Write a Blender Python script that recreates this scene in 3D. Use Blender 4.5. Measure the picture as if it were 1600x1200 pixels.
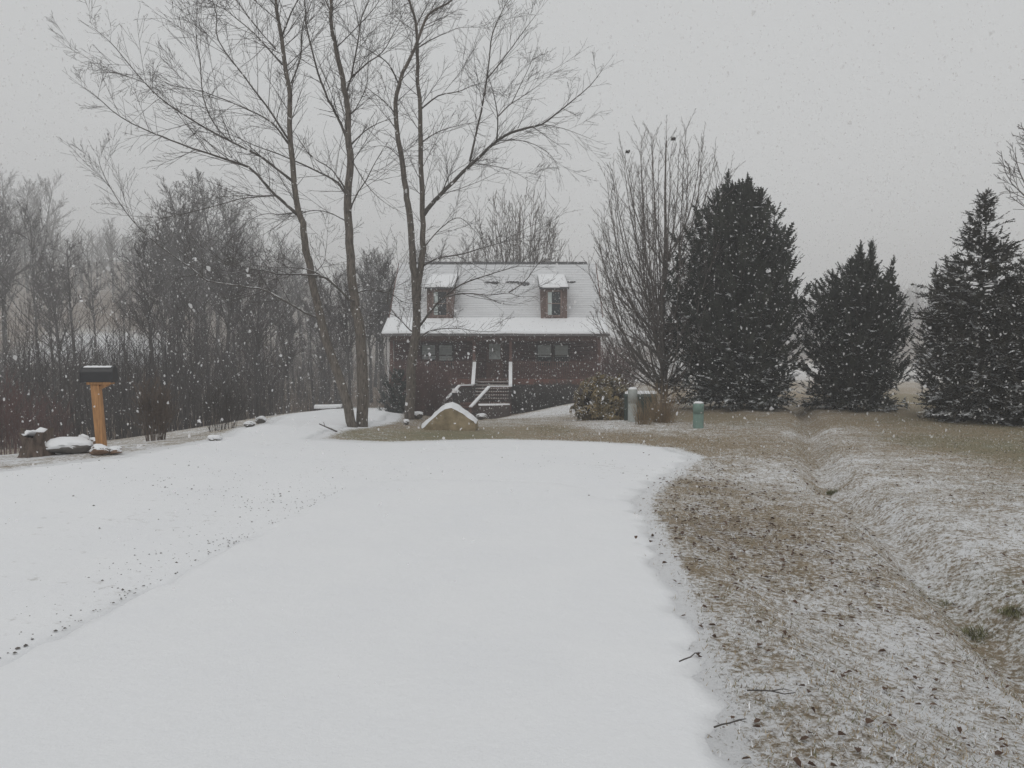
import bpy, bmesh, math, random
import numpy as np
from mathutils import Vector, Matrix, geometry

for o in list(bpy.data.objects):
    bpy.data.objects.remove(o)
SC = bpy.context.scene
COL = SC.collection
R = math.radians

# ------------------------------------------------------------------ camera
F = 1294.0            # focal length in photograph pixels
EYE = 1.6
PITCH = math.atan(70.0 / F)
cd = bpy.data.cameras.new('camera')
cd.sensor_width = 36.0
cd.lens = F / 1600.0 * 36.0
cd.clip_start = 0.05
cd.clip_end = 3000
cam = bpy.data.objects.new('camera', cd)
cam.location = (0, 0, EYE)
cam.rotation_euler = (math.pi / 2 - PITCH, 0, 0)
COL.objects.link(cam)
SC.camera = cam

# ------------------------------------------------------------------ world: an overcast snow sky
SUN_EL, SUN_ROT = R(52), R(200)
w = bpy.data.worlds.new('World')
SC.world = w
w.use_nodes = True
nt = w.node_tree
bg = nt.nodes['Background']
sky = nt.nodes.new('ShaderNodeTexSky')
sky.sky_type = 'NISHITA'
sky.sun_disc = False
sky.sun_elevation = SUN_EL
sky.sun_rotation = SUN_ROT
sky.dust_density = 6.0
hs = nt.nodes.new('ShaderNodeHueSaturation')
hs.inputs['Saturation'].default_value = 0.10
mx = nt.nodes.new('ShaderNodeMixRGB')
mx.inputs['Fac'].default_value = 0.90
mx.inputs['Color2'].default_value = (6.35, 6.46, 6.52, 1)   # even cloud deck
nt.links.new(sky.outputs[0], hs.inputs['Color'])
nt.links.new(hs.outputs[0], mx.inputs['Color1'])
nt.links.new(mx.outputs[0], bg.inputs['Color'])
bg.inputs['Strength'].default_value = 0.10

sd = bpy.data.lights.new('sun', 'SUN')
sd.energy = 0.6
sd.angle = R(40)
sd.color = (1.0, 0.97, 0.94)
sun = bpy.data.objects.new('sun', sd)
sun.rotation_euler = (math.pi / 2 - SUN_EL, 0, math.pi - SUN_ROT)
sun.location = (0, -5, 30)
COL.objects.link(sun)

SC.view_settings.view_transform = 'Standard'
SC.view_settings.look = 'None'
SC.view_settings.exposure = 0.0
SC.view_settings.gamma = 1.0
SC.view_settings.use_curve_mapping = False
SC.cycles.use_denoising = True
SC.cycles.max_bounces = 6
SC.cycles.diffuse_bounces = 3
SC.cycles.volume_bounces = 2
SC.cycles.transparent_max_bounces = 14

# ------------------------------------------------------------------ helpers
def unproj(px, py, Y):
    """world point seen at photograph pixel (px,py) at forward distance Y"""
    rx = (px - 800.0) / F
    ru = (600.0 - py) / F
    c, s = math.cos(PITCH), math.sin(PITCH)
    dy, dz = c + ru * s, -s + ru * c
    k = Y / dy
    return Vector((rx * k, Y, EYE + dz * k))

class MB:
    def __init__(self):
        self.v, self.f, self.m = [], [], []
    def add(self, vs, fs, mi=0):
        b = len(self.v)
        self.v += [tuple(p) for p in vs]
        self.f += [tuple(i + b for i in f) for f in fs]
        self.m += [mi] * len(fs)
    def box(self, x0, x1, y0, y1, z0, z1, mi=0, M=None):
        vs = [Vector((x, y, z)) for z in (z0, z1) for y in (y0, y1) for x in (x0, x1)]
        if M: vs = [M @ p for p in vs]
        self.add(vs, [(0,2,3,1),(4,5,7,6),(0,1,5,4),(2,6,7,3),(0,4,6,2),(1,3,7,5)], mi)
    def beam(self, a, b, wd, ht, mi=0):
        a, b = Vector(a), Vector(b)
        d = (b - a).normalized()
        s = d.cross(Vector((0, 0, 1)))
        s = s.normalized() if s.length > 1e-4 else Vector((1, 0, 0))
        u = s.cross(d).normalized()
        s, u = s * wd / 2, u * ht / 2
        vs = [a-s-u, a+s-u, a+s+u, a-s+u, b-s-u, b+s-u, b+s+u, b-s+u]
        self.add(vs, [(0,3,2,1),(4,5,6,7),(0,1,5,4),(1,2,6,5),(2,3,7,6),(3,0,4,7)], mi)
    def tube(self, pts, rad, n=3, mi=0, cap=True):
        k = len(pts)
        if k < 2: return
        b = len(self.v)
        ref = None
        V = self.v
        for i in range(k):
            d = pts[min(i+1, k-1)] - pts[max(i-1, 0)]
            if d.length < 1e-9: d = Vector((0, 0, 1))
            d.normalize()
            if ref is None:
                ref = Vector((1, 0, 0)) if abs(d.x) < 0.8 else Vector((0, 1, 0))
            s = ref - d * ref.dot(d)
            if s.length < 1e-5: s = d.orthogonal()
            s.normalize(); ref = s
            u = d.cross(s)
            p, r = pts[i], rad[i]
            for j in range(n):
                a = 6.2831853 * j / n
                ca, sa = math.cos(a) * r, math.sin(a) * r
                V.append((p.x + s.x*ca + u.x*sa, p.y + s.y*ca + u.y*sa, p.z + s.z*ca + u.z*sa))
        for i in range(k - 1):
            o0, o1 = b + i*n, b + (i+1)*n
            for j in range(n):
                j2 = (j+1) % n
                self.f.append((o0+j, o0+j2, o1+j2, o1+j)); self.m.append(mi)
        if cap and n > 3:
            self.f.append(tuple(b + (k-1)*n + j for j in range(n))); self.m.append(mi)
            self.f.append(tuple(b + n-1-j for j in range(n))); self.m.append(mi)
    def lathe(self, prof, n=20, mi=0, c=(0,0,0)):
        b = len(self.v)
        for r, z in prof:
            for j in range(n):
                a = 6.2831853*j/n
                self.v.append((c[0]+r*math.cos(a), c[1]+r*math.sin(a), c[2]+z))
        for i in range(len(prof)-1):
            for j in range(n):
                j2 = (j+1) % n
                self.f.append((b+i*n+j, b+i*n+j2, b+(i+1)*n+j2, b+(i+1)*n+j)); self.m.append(mi)
        self.f.append(tuple(b+(len(prof)-1)*n+j for j in range(n))); self.m.append(mi)
        self.f.append(tuple(b+n-1-j for j in range(n))); self.m.append(mi)
    def mesh(self, name, mats, smooth=False):
        me = bpy.data.meshes.new(name)
        me.from_pydata(self.v, [], self.f)
        for m in (mats if isinstance(mats, (list, tuple)) else [mats]):
            me.materials.append(m)
        if any(self.m):
            me.polygons.foreach_set('material_index', self.m)
        if smooth:
            me.polygons.foreach_set('use_smooth', [True] * len(me.polygons))
        me.update()
        return me

def link(name, data, parent=None, loc=None, rot=None):
    o = bpy.data.objects.new(name, data)
    COL.objects.link(o)
    if parent is not None: o.parent = parent
    if loc is not None: o.location = loc
    if rot is not None: o.rotation_euler = rot
    return o

def tag(o, label=None, cat=None, group=None, kind=None):
    if label: o['label'] = label
    if cat: o['category'] = cat
    if group: o['group'] = group
    if kind: o['kind'] = kind
    return o

def thing(name, label, cat, loc=(0,0,0), rz=0, group=None):
    o = link(name, None, None, loc, (0, 0, rz))
    o.empty_display_size = 0.2
    return tag(o, label, cat, group)

def part(name, mb, mat, parent, smooth=False, kind=None, label=None):
    o = link(name, mb.mesh(name, mat, smooth), parent)
    return tag(o, label, None, None, kind)

def copy_thing(o, parent=None):
    c = o.copy(); COL.objects.link(c)
    if parent is not None: c.parent = parent
    for ch in list(o.children): copy_thing(ch, c)
    return c

def sstep(a, b, x):
    t = np.clip((x - a) / (b - a), 0, 1)
    return t * t * (3 - 2 * t)

# ------------------------------------------------------------------ materials
def nodes_of(name):
    m = bpy.data.materials.new(name)
    m.use_nodes = True
    t = m.node_tree
    return m, t, t.nodes['Principled BSDF']

def N(t, kind, **kw):
    n = t.nodes.new(kind)
    for k, v in kw.items():
        if hasattr(n, k): setattr(n, k, v)
    return n

def noise(t, scale, detail=4, rough=.6, coord='Object', vec=None):
    if vec is None:
        tc = N(t, 'ShaderNodeTexCoord'); vec = tc.outputs[coord]
    n = N(t, 'ShaderNodeTexNoise')
    n.inputs['Scale'].default_value = scale
    n.inputs['Detail'].default_value = detail
    n.inputs['Roughness'].default_value = rough
    t.links.new(vec, n.inputs['Vector'])
    return n.outputs['Fac']

def ramp(t, fac, stops):
    r = N(t, 'ShaderNodeValToRGB')
    e = r.color_ramp.elements
    while len(e) < len(stops): e.new(0.5)
    for k, (p, c) in enumerate(stops):
        e[k].position = p
        e[k].color = (*c, 1) if len(c) == 3 else c
    t.links.new(fac, r.inputs['Fac'])
    return r.outputs['Color']

def mapr(t, v, a, b, c=0.0, d=1.0):
    n = N(t, 'ShaderNodeMapRange')
    n.clamp = True
    t.links.new(v, n.inputs['Value'])
    for k, x in zip(('From Min', 'From Max', 'To Min', 'To Max'), (a, b, c, d)):
        n.inputs[k].default_value = x
    return n.outputs['Result']

def math_(t, op, a, b):
    n = N(t, 'ShaderNodeMath'); n.operation = op
    for i, x in enumerate((a, b)):
        if isinstance(x, (int, float)): n.inputs[i].default_value = x
        else: t.links.new(x, n.inputs[i])
    return n.outputs[0]

def mixc(t, fac, a, b):
    n = N(t, 'ShaderNodeMixRGB')
    for k, x in (('Fac', fac), ('Color1', a), ('Color2', b)):
        if isinstance(x, (int, float)): n.inputs[k].default_value = x
        elif isinstance(x, tuple): n.inputs[k].default_value = (*x, 1)
        else: t.links.new(x, n.inputs[k])
    return n.outputs['Color']

def bump(t, p, h, strength=.4, dist=.02):
    b = N(t, 'ShaderNodeBump')
    b.inputs['Strength'].default_value = strength
    b.inputs['Distance'].default_value = dist
    t.links.new(h, b.inputs['Height'])
    t.links.new(b.outputs[0], p.inputs['Normal'])

SNOW = (0.80, 0.81, 0.825)
def pmat(name, base, var=.35, scale=6, rough=.85, snow=0.0, snow_scale=9, bmp=.3, bdist=.02, second=None, stretch=None):
    """noisy surface; snow lies on faces that look upward"""
    m, t, p = nodes_of(name)
    p.inputs['Roughness'].default_value = rough
    vec = None
    if stretch:
        tc = N(t, 'ShaderNodeTexCoord'); mp = N(t, 'ShaderNodeMapping')
        mp.inputs['Scale'].default_value = stretch
        t.links.new(tc.outputs['Object'], mp.inputs['Vector']); vec = mp.outputs[0]
    nz = noise(t, scale, 5, .65, vec=vec)
    lo = tuple(c * (1 - var) for c in base)
    hi = tuple(min(1, c * (1 + var)) for c in (second or base))
    col = ramp(t, nz, [(.3, lo), (.7, hi)])
    if snow > 0:
        g = N(t, 'ShaderNodeNewGeometry')
        sp = N(t, 'ShaderNodeSeparateXYZ')
        t.links.new(g.outputs['Normal'], sp.inputs[0])
        n2 = noise(t, snow_scale, 3, .6)
        a = math_(t, 'ADD', sp.outputs['Z'], math_(t, 'MULTIPLY', math_(t, 'SUBTRACT', n2, .5), 1.6))
        fac = mapr(t, a, 1.05 - snow, 1.25 - snow)
        col = mixc(t, fac, col, SNOW)
    if name.startswith('woods'):
        oi = N(t, 'ShaderNodeObjectInfo')
        col = mixc(t, mapr(t, oi.outputs['Random'], 0, 1, 0, .55), col, tuple(c*.35 for c in base))
    t.links.new(col, p.inputs['Base Color'])
    if bmp: bump(t, p, nz, bmp, bdist)
    return m

def plain(name, col, rough=.5, metal=0):
    m, t, p = nodes_of(name)
    nz = noise(t, 12, 3)
    t.links.new(ramp(t, nz, [(.3, tuple(c*.88 for c in col)), (.7, tuple(min(1, c*1.1) for c in col))]), p.inputs['Base Color'])
    p.inputs['Roughness'].default_value = rough
    p.inputs['Metallic'].default_value = metal
    return m

def snow_mat(name, speck=0.0, sscale=9.0):
    m, t, p = nodes_of(name)
    p.inputs['Roughness'].default_value = .75
    n1 = noise(t, 1.3, 6, .6)
    n2 = noise(t, 60, 4, .7)
    n3 = noise(t, 7, 5, .65)
    col = ramp(t, n1, [(.3, (.785, .797, .815)), (.7, (.81, .82, .832))])
    if speck:
        big = noise(t, .45, 3, .5)
        k = math_(t, 'ADD', noise(t, sscale, 8, .75), math_(t, 'MULTIPLY', math_(t, 'SUBTRACT', big, .5), .35))
        f = mapr(t, k, .70 - speck, .80 - speck)
        col = mixc(t, math_(t, 'MULTIPLY', f, .45), col, (.30, .28, .25))
    col = mixc(t, mapr(t, noise(t, 45, 5, .8), .35, .62, .10, 0), col, (.52, .53, .54))
    t.links.new(col, p.inputs['Base Color'])
    h = math_(t, 'ADD', math_(t, 'MULTIPLY', n2, .35), n3)
    bump(t, p, h, .5, .02)
    return m

M_SNOW = snow_mat('fresh_snow')
M_ROADSNOW = snow_mat('road_snow', .0)
M_DRIVE = snow_mat('gravel_snow', .085, 7)
M_BARK = pmat('bark', (.125, .108, .092), .65, 11, .9, snow=.22, snow_scale=5, bmp=.9, bdist=.03, stretch=(2.2, 2.2, .55))
M_LIMB = pmat('limb_bark', (.085, .076, .068), .4, 5, .9, snow=.36, snow_scale=4, bmp=.4)
M_TWIG = pmat('twig_bark', (.075, .066, .06), .3, 3, .9, bmp=0)
M_PEAR = pmat('pear_bark', (.135, .118, .108), .35, 4, .9, snow=.10, bmp=.3)
M_WOODB = pmat('woods_bark', (.125, .118, .115), .4, 1.5, .95, snow=.10, snow_scale=2, bmp=0)
M_WOODT = pmat('woods_twigs', (.125, .115, .113), .35, .8, .95, snow=.12, snow_scale=3, bmp=0)
M_RED = pmat('red_twigs', (.135, .085, .080), .4, 2, .9, bmp=0)
M_BROWN = pmat('brown_twigs', (.135, .105, .085), .4, 2, .9, bmp=0)
M_SHRUB = pmat('shrub_twigs', (.075, .066, .06), .4, 2, .9, snow=.1, bmp=0)
M_CYP = pmat('cypress_needles', (.030, .037, .032), .5, 1.6, .9, snow=.22, snow_scale=8, bmp=0, second=(.040, .045, .036))
M_SPR = pmat('spruce_needles', (.034, .036, .030), .5, 1.8, .9, snow=.20, snow_scale=8, bmp=0, second=(.046, .044, .036))
M_HOLLY = pmat('juniper_needles', (.060, .070, .064), .4, 3, .9, snow=.2, bmp=0)
M_RHODO = pmat('rhododendron_leaf', (.075, .07, .033), .6, 3.5, .6, snow=.30, snow_scale=11, bmp=0, second=(.17, .125, .055))
M_STRAW = pmat('dry_grass', (.24, .17, .095), .4, 5, .9, bmp=0)
M_LOG = pmat('red_log', (.084, .038, .035), .35, 3, .75, bmp=.3, stretch=(.6, 4, 4))
M_LOGD = pmat('stained_wood', (.115, .056, .044), .35, 4, .8, bmp=.3)
M_TRIM = pmat('brown_trim', (.125, .082, .07), .3, 4, .8, bmp=.2)
M_DARKW = pmat('dark_wood', (.055, .040, .036), .35, 4, .85, bmp=.2)
M_SHING = pmat('shingle', (.075, .075, .078), .5, 9, .95, bmp=.3)
M_CEDAR = pmat('cedar_post', (.37, .19, .075), .38, 5, .7, bmp=.3, bdist=.006, stretch=(9, 9, .8))
M_BLACK = plain('black_metal', (.018, .018, .020), .45)
M_GUTTER = plain('gutter_metal', (.13, .12, .12), .5)
M_SPOUT = plain('downspout_metal', (.62, .60, .60), .5)
M_GLASS = plain('window_glass', (.025, .03, .033), .08)
M_BLIND = plain('window_blind', (.46, .51, .50), .8)
M_ROCK = pmat('tan_boulder', (.25, .20, .115), .40, 3.5, .95, snow=.02, bmp=.8, bdist=.05, second=(.27, .22, .145))
M_STONE = pmat('brown_stone', (.20, .13, .09), .45, 6, .95, bmp=.7, bdist=.03)
M_GREYST = pmat('grey_stone', (.13, .12, .11), .4, 6, .95, bmp=.7, bdist=.03)
M_STUMP = pmat('stump_bark', (.10, .075, .06), .6, 9, .95, bmp=1, bdist=.03, stretch=(2, 2, .5))
M_GREEN = plain('green_plastic', (.175, .265, .23), .55)
M_GREYGR = plain('grey_green_metal', (.37, .395, .38), .55)
M_XFMR = plain('dark_green_metal', (.028, .045, .038), .5)
M_LEAF = pmat('dead_leaf', (.085, .05, .032), .5, 6, .9, bmp=0)
M_GRAVEL = pmat('gravel', (.11, .10, .09), .5, 20, .95, bmp=0)

def flake_material():
    m, t, p = nodes_of('snowflake')
    p.inputs['Base Color'].default_value = (.98, .98, .985, 1)
    p.inputs['Roughness'].default_value = .9
    tr = N(t, 'ShaderNodeBsdfTranslucent')
    tr.inputs['Color'].default_value = (.98, .98, .985, 1)
    ms = N(t, 'ShaderNodeMixShader'); ms.inputs[0].default_value = .5
    t.links.new(p.outputs[0], ms.inputs[1]); t.links.new(tr.outputs[0], ms.inputs[2])
    tp = N(t, 'ShaderNodeBsdfTransparent'); m2 = N(t, 'ShaderNodeMixShader'); m2.inputs[0].default_value = .36
    t.links.new(ms.outputs[0], m2.inputs[1]); t.links.new(tp.outputs[0], m2.inputs[2])
    t.links.new(m2.outputs[0], t.nodes['Material Output'].inputs['Surface'])
    return m
M_FLAKE = flake_material()

# ------------------------------------------------------------------ terrain
ctrl = []
for y in (-8, -4, 0, 4, 8, 12, 16):
    for x in (-2.6, -.6, 1.3):
        ctrl.append((x, y, -.028 * y))
def cp(px, py, Y):
    p = unproj(px, py, Y); ctrl.append((p.x, p.y, p.z))
cp(0, 735, 10.4); cp(155, 703, 12.4); cp(60, 716, 11.8)
for c in [(-6, 4, -.08), (-12, 8, .0), (-6, 0, 0), (-12, -4, 0), (-8.5, 18, -.86), (-8.5, 20.5, -.86), (-10, 24, -1.1), (-15, 25, -1.7), (-12.5, 14, -.75), (-20, 12, -.9),
          (-5, 33, -1.8), (-9, 29, -1.7), (-20, 40, -3), (-10, 45, -2.8), (-22, 55, -3.2), (0, 57, -2.9)]:
    ctrl.append(c)
cp(330, 688, 14.6); cp(440, 665, 19); cp(560, 640, 25); cp(600, 645, 23.5); cp(450, 647, 23); cp(398, 664, 18); cp(600, 690, 16.6)
cp(567, 669, 20); cp(700, 672, 20); cp(640, 657, 23.5); cp(850, 665, 22.3); cp(800, 690, 16.8); cp(950, 690, 16.8)
cp(1040, 656, 24); cp(970, 657, 23); cp(1091, 668, 20.5)
cp(905, 628, 40); cp(790, 655, 36); cp(860, 640, 38); cp(940, 632, 36)
for c in [(-6.5, 45, -2.5), (-1, 45, -2.5), (5, 46, -2.2), (-2.2, 40, -2.45), (-4.5, 36, -2.1), (-1.5, 30, -1.35), (2, 30, -1.2)]:
    ctrl.append(c)
cp(1155, 636, 27); cp(1335, 640, 26.5); cp(1520, 660, 21); cp(1600, 680, 18); cp(1430, 613, 45); cp(1250, 603, 48)
for c in [(25, 40, -1.25), (25, 20, -.55), (12, 8, -.25), (20, 5, -.2), (10, -4, -.1), (4, -4, -.05), (8, 57, -1.6), (24, 57, -1.5)]:
    ctrl.append(c)
cp(1600, 800, 9); cp(1600, 740, 12.5); cp(1450, 720, 13.5); cp(1600, 900, 7.0); cp(1150, 750, 12); cp(1250, 850, 8)
cp(1300, 1000, 5.3); cp(1500, 1150, 4.1)
C3 = np.array(ctrl, float)
def tps_k(d2): return 0.5 * d2 * np.log(d2 + 1e-9)
n_ = len(C3)
d2 = ((C3[:, None, :2] - C3[None, :, :2]) ** 2).sum(-1)
A = np.zeros((n_+3, n_+3)); A[:n_, :n_] = tps_k(d2) + np.eye(n_) * 0.6
A[:n_, n_] = 1; A[:n_, n_+1:] = C3[:, :2]; A[n_, :n_] = 1; A[n_+1:, :n_] = C3[:, :2].T
TW = np.linalg.solve(A, np.concatenate([C3[:, 2], np.zeros(3)]))
def tps(x, y):
    x = np.asarray(x, float); y = np.asarray(y, float)
    q = np.stack([x.ravel(), y.ravel()], 1)
    out = np.empty(len(q))
    for s in range(0, len(q), 20000):
        b = q[s:s+20000]
        dd = ((b[:, None] - C3[None, :, :2]) ** 2).sum(-1)
        out[s:s+20000] = tps_k(dd) @ TW[:n_] + TW[n_] + b @ TW[n_+1:]
    return out.reshape(x.shape)

DITCH = np.array([(3.15, -6), (3.2, 1), (3.35, 5.0), (3.75, 7.2), (4.2, 9.4), (4.6, 11.9), (5.7, 15.5), (7.0, 19.5), (8.3, 23), (9.4, 27), (10.5, 33)])
def seg_dist(x, y, poly, closed=False):
    best = np.full(np.shape(x), 1e9)
    P = list(poly)
    if closed: P = P + [P[0]]
    for (x0, y0), (x1, y1) in zip(P[:-1], P[1:]):
        dx, dy = x1-x0, y1-y0
        t = np.clip(((x-x0)*dx + (y-y0)*dy) / (dx*dx + dy*dy + 1e-12), 0, 1)
        best = np.minimum(best, np.hypot(x-x0-t*dx, y-y0-t*dy))
    return best
def inside(x, y, poly):
    c = np.zeros(np.shape(x), bool)
    P = list(poly)
    for (x0, y0), (x1, y1) in zip(P, P[1:] + P[:1]):
        if y0 == y1: continue
        k = ((y0 > y) != (y1 > y)) & (x < (x1-x0) * (y-y0) / (y1-y0) + x0)
        c ^= k
    return c

def vnoise(x, y, s, seed=0):
    """smooth lattice noise, -1..1"""
    x = np.asarray(x, float) * s + 37.1 * seed; y = np.asarray(y, float) * s + 11.7 * seed
    xi, yi = np.floor(x), np.floor(y)
    fx, fy = x - xi, y - yi
    fx, fy = fx*fx*(3-2*fx), fy*fy*(3-2*fy)
    def h(i, j):
        v = np.sin(i * 127.1 + j * 311.7 + seed * 17.3) * 43758.5453
        return (v - np.floor(v)) * 2 - 1
    return (h(xi, yi)*(1-fx) + h(xi+1, yi)*fx) * (1-fy) + (h(xi, yi+1)*(1-fx) + h(xi+1, yi+1)*fx) * fy

def H(x, y):
    x = np.asarray(x, float); y = np.asarray(y, float)
    cx, cy = np.clip(x, -24, 26), np.clip(y, -8, 57)
    near = tps(cx, cy)
    near = near - .27 * np.exp(-(seg_dist(x, y, DITCH) / .29) ** 2) * sstep(34, 27, y)
    # uneven turf right of the road, gentle elsewhere
    turf = sstep(1.7, 3.0, x) * sstep(40, 25, y)
    near = near + turf * (.022 * vnoise(x, y, 1.3, 3) + .022 * vnoise(x, y, .45, 4))
    on_road = sstep(-3.9, -3.1, x) * sstep(2.0, 1.5, x) * sstep(12.5, 9.5, y)
    near = near * (1 - on_road) + (-.028 * y - .02) * on_road
    far = -2.4 - .004 * np.clip(y - 45, 0, 200)
    far = far + 14 * sstep(150, 330, y) * sstep(70, 130, x)
    far = far + 20 * sstep(140, 330, y) * sstep(-50, -110, x)
    far = far + 14 * sstep(80, 165, y) * sstep(-32, -68, x)
    dx = np.maximum(np.abs(x - 1) - 25, 0); dy = np.maximum(np.maximum(y - 57, -8 - y), 0)
    k = sstep(0, 28, np.hypot(dx, dy))
    return near * (1 - k) + far * k
def h1(x, y): return float(H(np.array([x]), np.array([y]))[0])

_ys = np.concatenate([np.arange(2.0, 60, .04), np.arange(60, 400, .5)])
def ground_px(px, py):
    """where the photograph's pixel meets the ground"""
    a = unproj(px, py, 1.0) - Vector((0, 0, EYE))
    hx = a.x * _ys; hz = EYE + a.z * _ys
    g = H(hx, _ys)
    k = np.argmax(hz < g)
    if not (hz < g).any(): k = len(_ys) - 1
    return float(hx[k]), float(_ys[k])

# road and snow-covered drive outlines
rd_left = [(-3.0, -9), (-2.9, 0), (-2.68, 4.8), (-2.35, 8.0), (-2.1, 10.3)]
rd_right = [(.66, -9), (.77, 0), (.89, 3.5), (1.10, 5.4), (1.25, 7.3), (1.38, 9.25)]
apron_px = [(330, 690), (360, 681), (384, 669), (440, 651), (495, 642), (545, 638), (600, 639), (612, 646), (606, 654), (585, 662), (540, 668), (505, 676),
            (480, 687), (520, 689), (600, 692), (680, 690), (760, 688), (840, 689), (900, 691), (980, 695), (1040, 701), (1078, 714)]
apron = [ground_px(*p) for p in apron_px]
DRIVE = apron + [(2.15, 11.8), (1.6, 10.3), (1.32, 9.0), (1.1, 8), (-2.2, 8), (-2.6, 4.8), (-2.8, 0), (-2.9, -9), (-14, -9), (-16, 4)] + [ground_px(*p) for p in [(-60, 742), (0, 738), (60, 730), (130, 722), (200, 714), (250, 703)]]
ROAD = rd_left + [(-1.7, 11.0), (-.8, 11.35), (.3, 11.2), (1.1, 10.5)] + rd_right[::-1]

# attributes of the ground: (pixel x, pixel y, snow, green, litter)
att_px = [(700, 680, .10, .55, .1), (560, 680, .22, .5, .1), (500, 684, .45, .3, .3), (850, 672, .16, .35, .1), (960, 684, .12, .2, .0), (1050, 690, .16, .2, .0), (1000, 668, .5, .1, .1),
          (960, 662, .6, .1, .2), (1130, 652, .10, .35, .0), (1180, 665, .34, .3, 0), (1120, 700, .25, .15, .1), (1200, 700, .30, .25, .1),
          (830, 650, .62, .2, 0), (880, 640, .66, .2, 0), (780, 660, .4, .3, .2), (640, 662, .25, .3, .6), (700, 655, .2, .2, .8),
          (1060, 740, .62, .1, .2), (1100, 760, .30, .0, .5), (1180, 740, .48, .1, .2), (1250, 760, .52, .15, .1), (1060, 790, .34, .15, .4), (1130, 830, .30, .0, .6), (1230, 860, .36, .0, .5),
          (1120, 900, .42, .2, .3), (1200, 960, .5, .25, .3), (1330, 930, .42, .05, .4), (1300, 1040, .56, .25, .3), (1250, 1130, .6, .2, .4), (1450, 1100, .6, .2, .3), (1550, 1150, .6, .15, .3),
          (1400, 1000, .55, .2, .2), (1270, 690, .55, .1, .2), (1300, 740, .55, .1, .2), (1290, 650, .3, .1, .3), (1370, 700, .38, .2, .0), (1450, 690, .16, .45, 0), (1560, 700, .12, .5, 0), (1580, 660, .08, .4, .1), (1330, 655, .12, .3, .1), (1420, 655, .10, .35, 0),
          (1450, 760, .54, .2, 0), (1550, 760, .46, .3, 0), (1420, 830, .52, .2, .1), (1550, 850, .56, .25, 0), (1580, 930, .5, .4, 0), (1430, 620, .12, .4, 0), (1250, 610, .3, .1, 0), (1180, 642, .3, .2, .1)]
att = []
for a_, b_, s_, g_, l_ in att_px:
    X_, Y_ = ground_px(a_, b_)
    att.append((X_, Y_, s_, g_, l_))
for X_, Y_, s_, g_, l_ in [(-9, 20, .5, .2, .4), (-12, 30, .14, .1, 1), (-20, 40, .10, .1, 1), (-8, 16.5, .5, .3, .2), (-7.2, 12.8, .6, .1, .5), (-12, 60, .1, 0, 1), (-40, 80, .1, 0, 1), (-51, 108, .95, 0, 0), (-55, 112, .95, 0, 0), (-70, 105, .15, 0, 1), (-40, 100, .12, 0, 1), (-52, 95, .12, 0, 1), (-60, 130, .2, 0, 1), (-5, 45, .12, 0, 1), (0, 45, .12, 0, 1), (3, 44, .15, 0, .8),
                           (-10, 12.0, .55, .1, .6), (-25, 20, .15, 0, 1), (-40, 120, .1, 0, 1), (-130, 250, .2, 0, 1), (130, 260, .2, 0, 1), (30, 60, .35, .2, 0), (10, 70, .6, .2, 0), (30, 120, .6, .1, .1), (4, -4, .55, .2, .1), (14, 0, .5, .3, 0), (12, 12, .4, .4, 0), (18, 30, .12, .4, 0)]:
    att.append((X_, Y_, s_, g_, l_))
ATT = np.array(att)
def attrs(x, y):
    x = np.asarray(x, float).ravel(); y = np.asarray(y, float).ravel()
    out = np.empty((len(x), 3))
    for s in range(0, len(x), 20000):
        xx, yy = x[s:s+20000, None], y[s:s+20000, None]
        sc = 1.0 / (2.0 + .12 * ATT[None, :, 1])
        dd = ((xx - ATT[None, :, 0])**2 + ((yy - ATT[None, :, 1]) * .6)**2) * sc * sc
        wt = 1.0 / (dd + .01) ** 1.6
        wt /= wt.sum(1, keepdims=True)
        out[s:s+20000] = wt @ ATT[:, 2:]
    dd = seg_dist(x, y, DRIVE, True); dr = seg_dist(x, y, ROAD, True)
    ins = inside(x, y, DRIVE) | inside(x, y, ROAD)
    e = np.minimum(dd, dr)
    edge = np.where(ins, 1.0, np.exp(-(e / (.17 + .010 * y)) ** 2) * 1.0)
    dc = seg_dist(x, y, DITCH - np.array([.12, 0])); k = np.exp(-(dc/.16)**2) * sstep(4, 7, y) * sstep(21, 13, y) * np.clip(.45 + .8*vnoise(x, y, .8, 7) + .4*vnoise(x, y, 2.3, 8), 0, 1)
    out[:, 0] -= .30*k; out[:, 2] += .45*k; out[:, 1] += .25*k
    out[:, 0] = np.maximum(out[:, 0], edge)
    return out

def spread(lo, f0, f1, hi, st, gr):
    a = list(np.arange(f0, f1 + 1e-6, st))
    s, v = st, f1
    while v < hi:
        s = min(s * gr, 25); v += s; a.append(v)
    s, v = st, f0
    while v > lo:
        s = min(s * gr, 25); v -= s; a.insert(0, v)
    return np.array(a)
gx = spread(-430, -8.5, 9.5, 430, .10, 1.07)
gy = spread(-40, 2.0, 15.0, 520, .09, 1.028)
GX, GY = np.meshgrid(gx, gy)
GZ = H(GX, GY)
nx, ny = len(gx), len(gy)
ii = np.arange(nx*ny).reshape(ny, nx)
quads = np.stack([ii[:-1, :-1], ii[:-1, 1:], ii[1:, 1:], ii[1:, :-1]], -1).reshape(-1, 4)
me = bpy.data.meshes.new('ground')
me.from_pydata(np.stack([GX, GY, GZ], -1).reshape(-1, 3).tolist(), [], quads.tolist())
at = attrs(GX, GY)
for k, nm in enumerate(('snow', 'green', 'litter')):
    a = me.attributes.new(nm, 'FLOAT', 'POINT'); a.data.foreach_set('value', at[:, k].astype(np.float32))
me.polygons.foreach_set('use_smooth', [True]*len(me.polygons))

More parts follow.
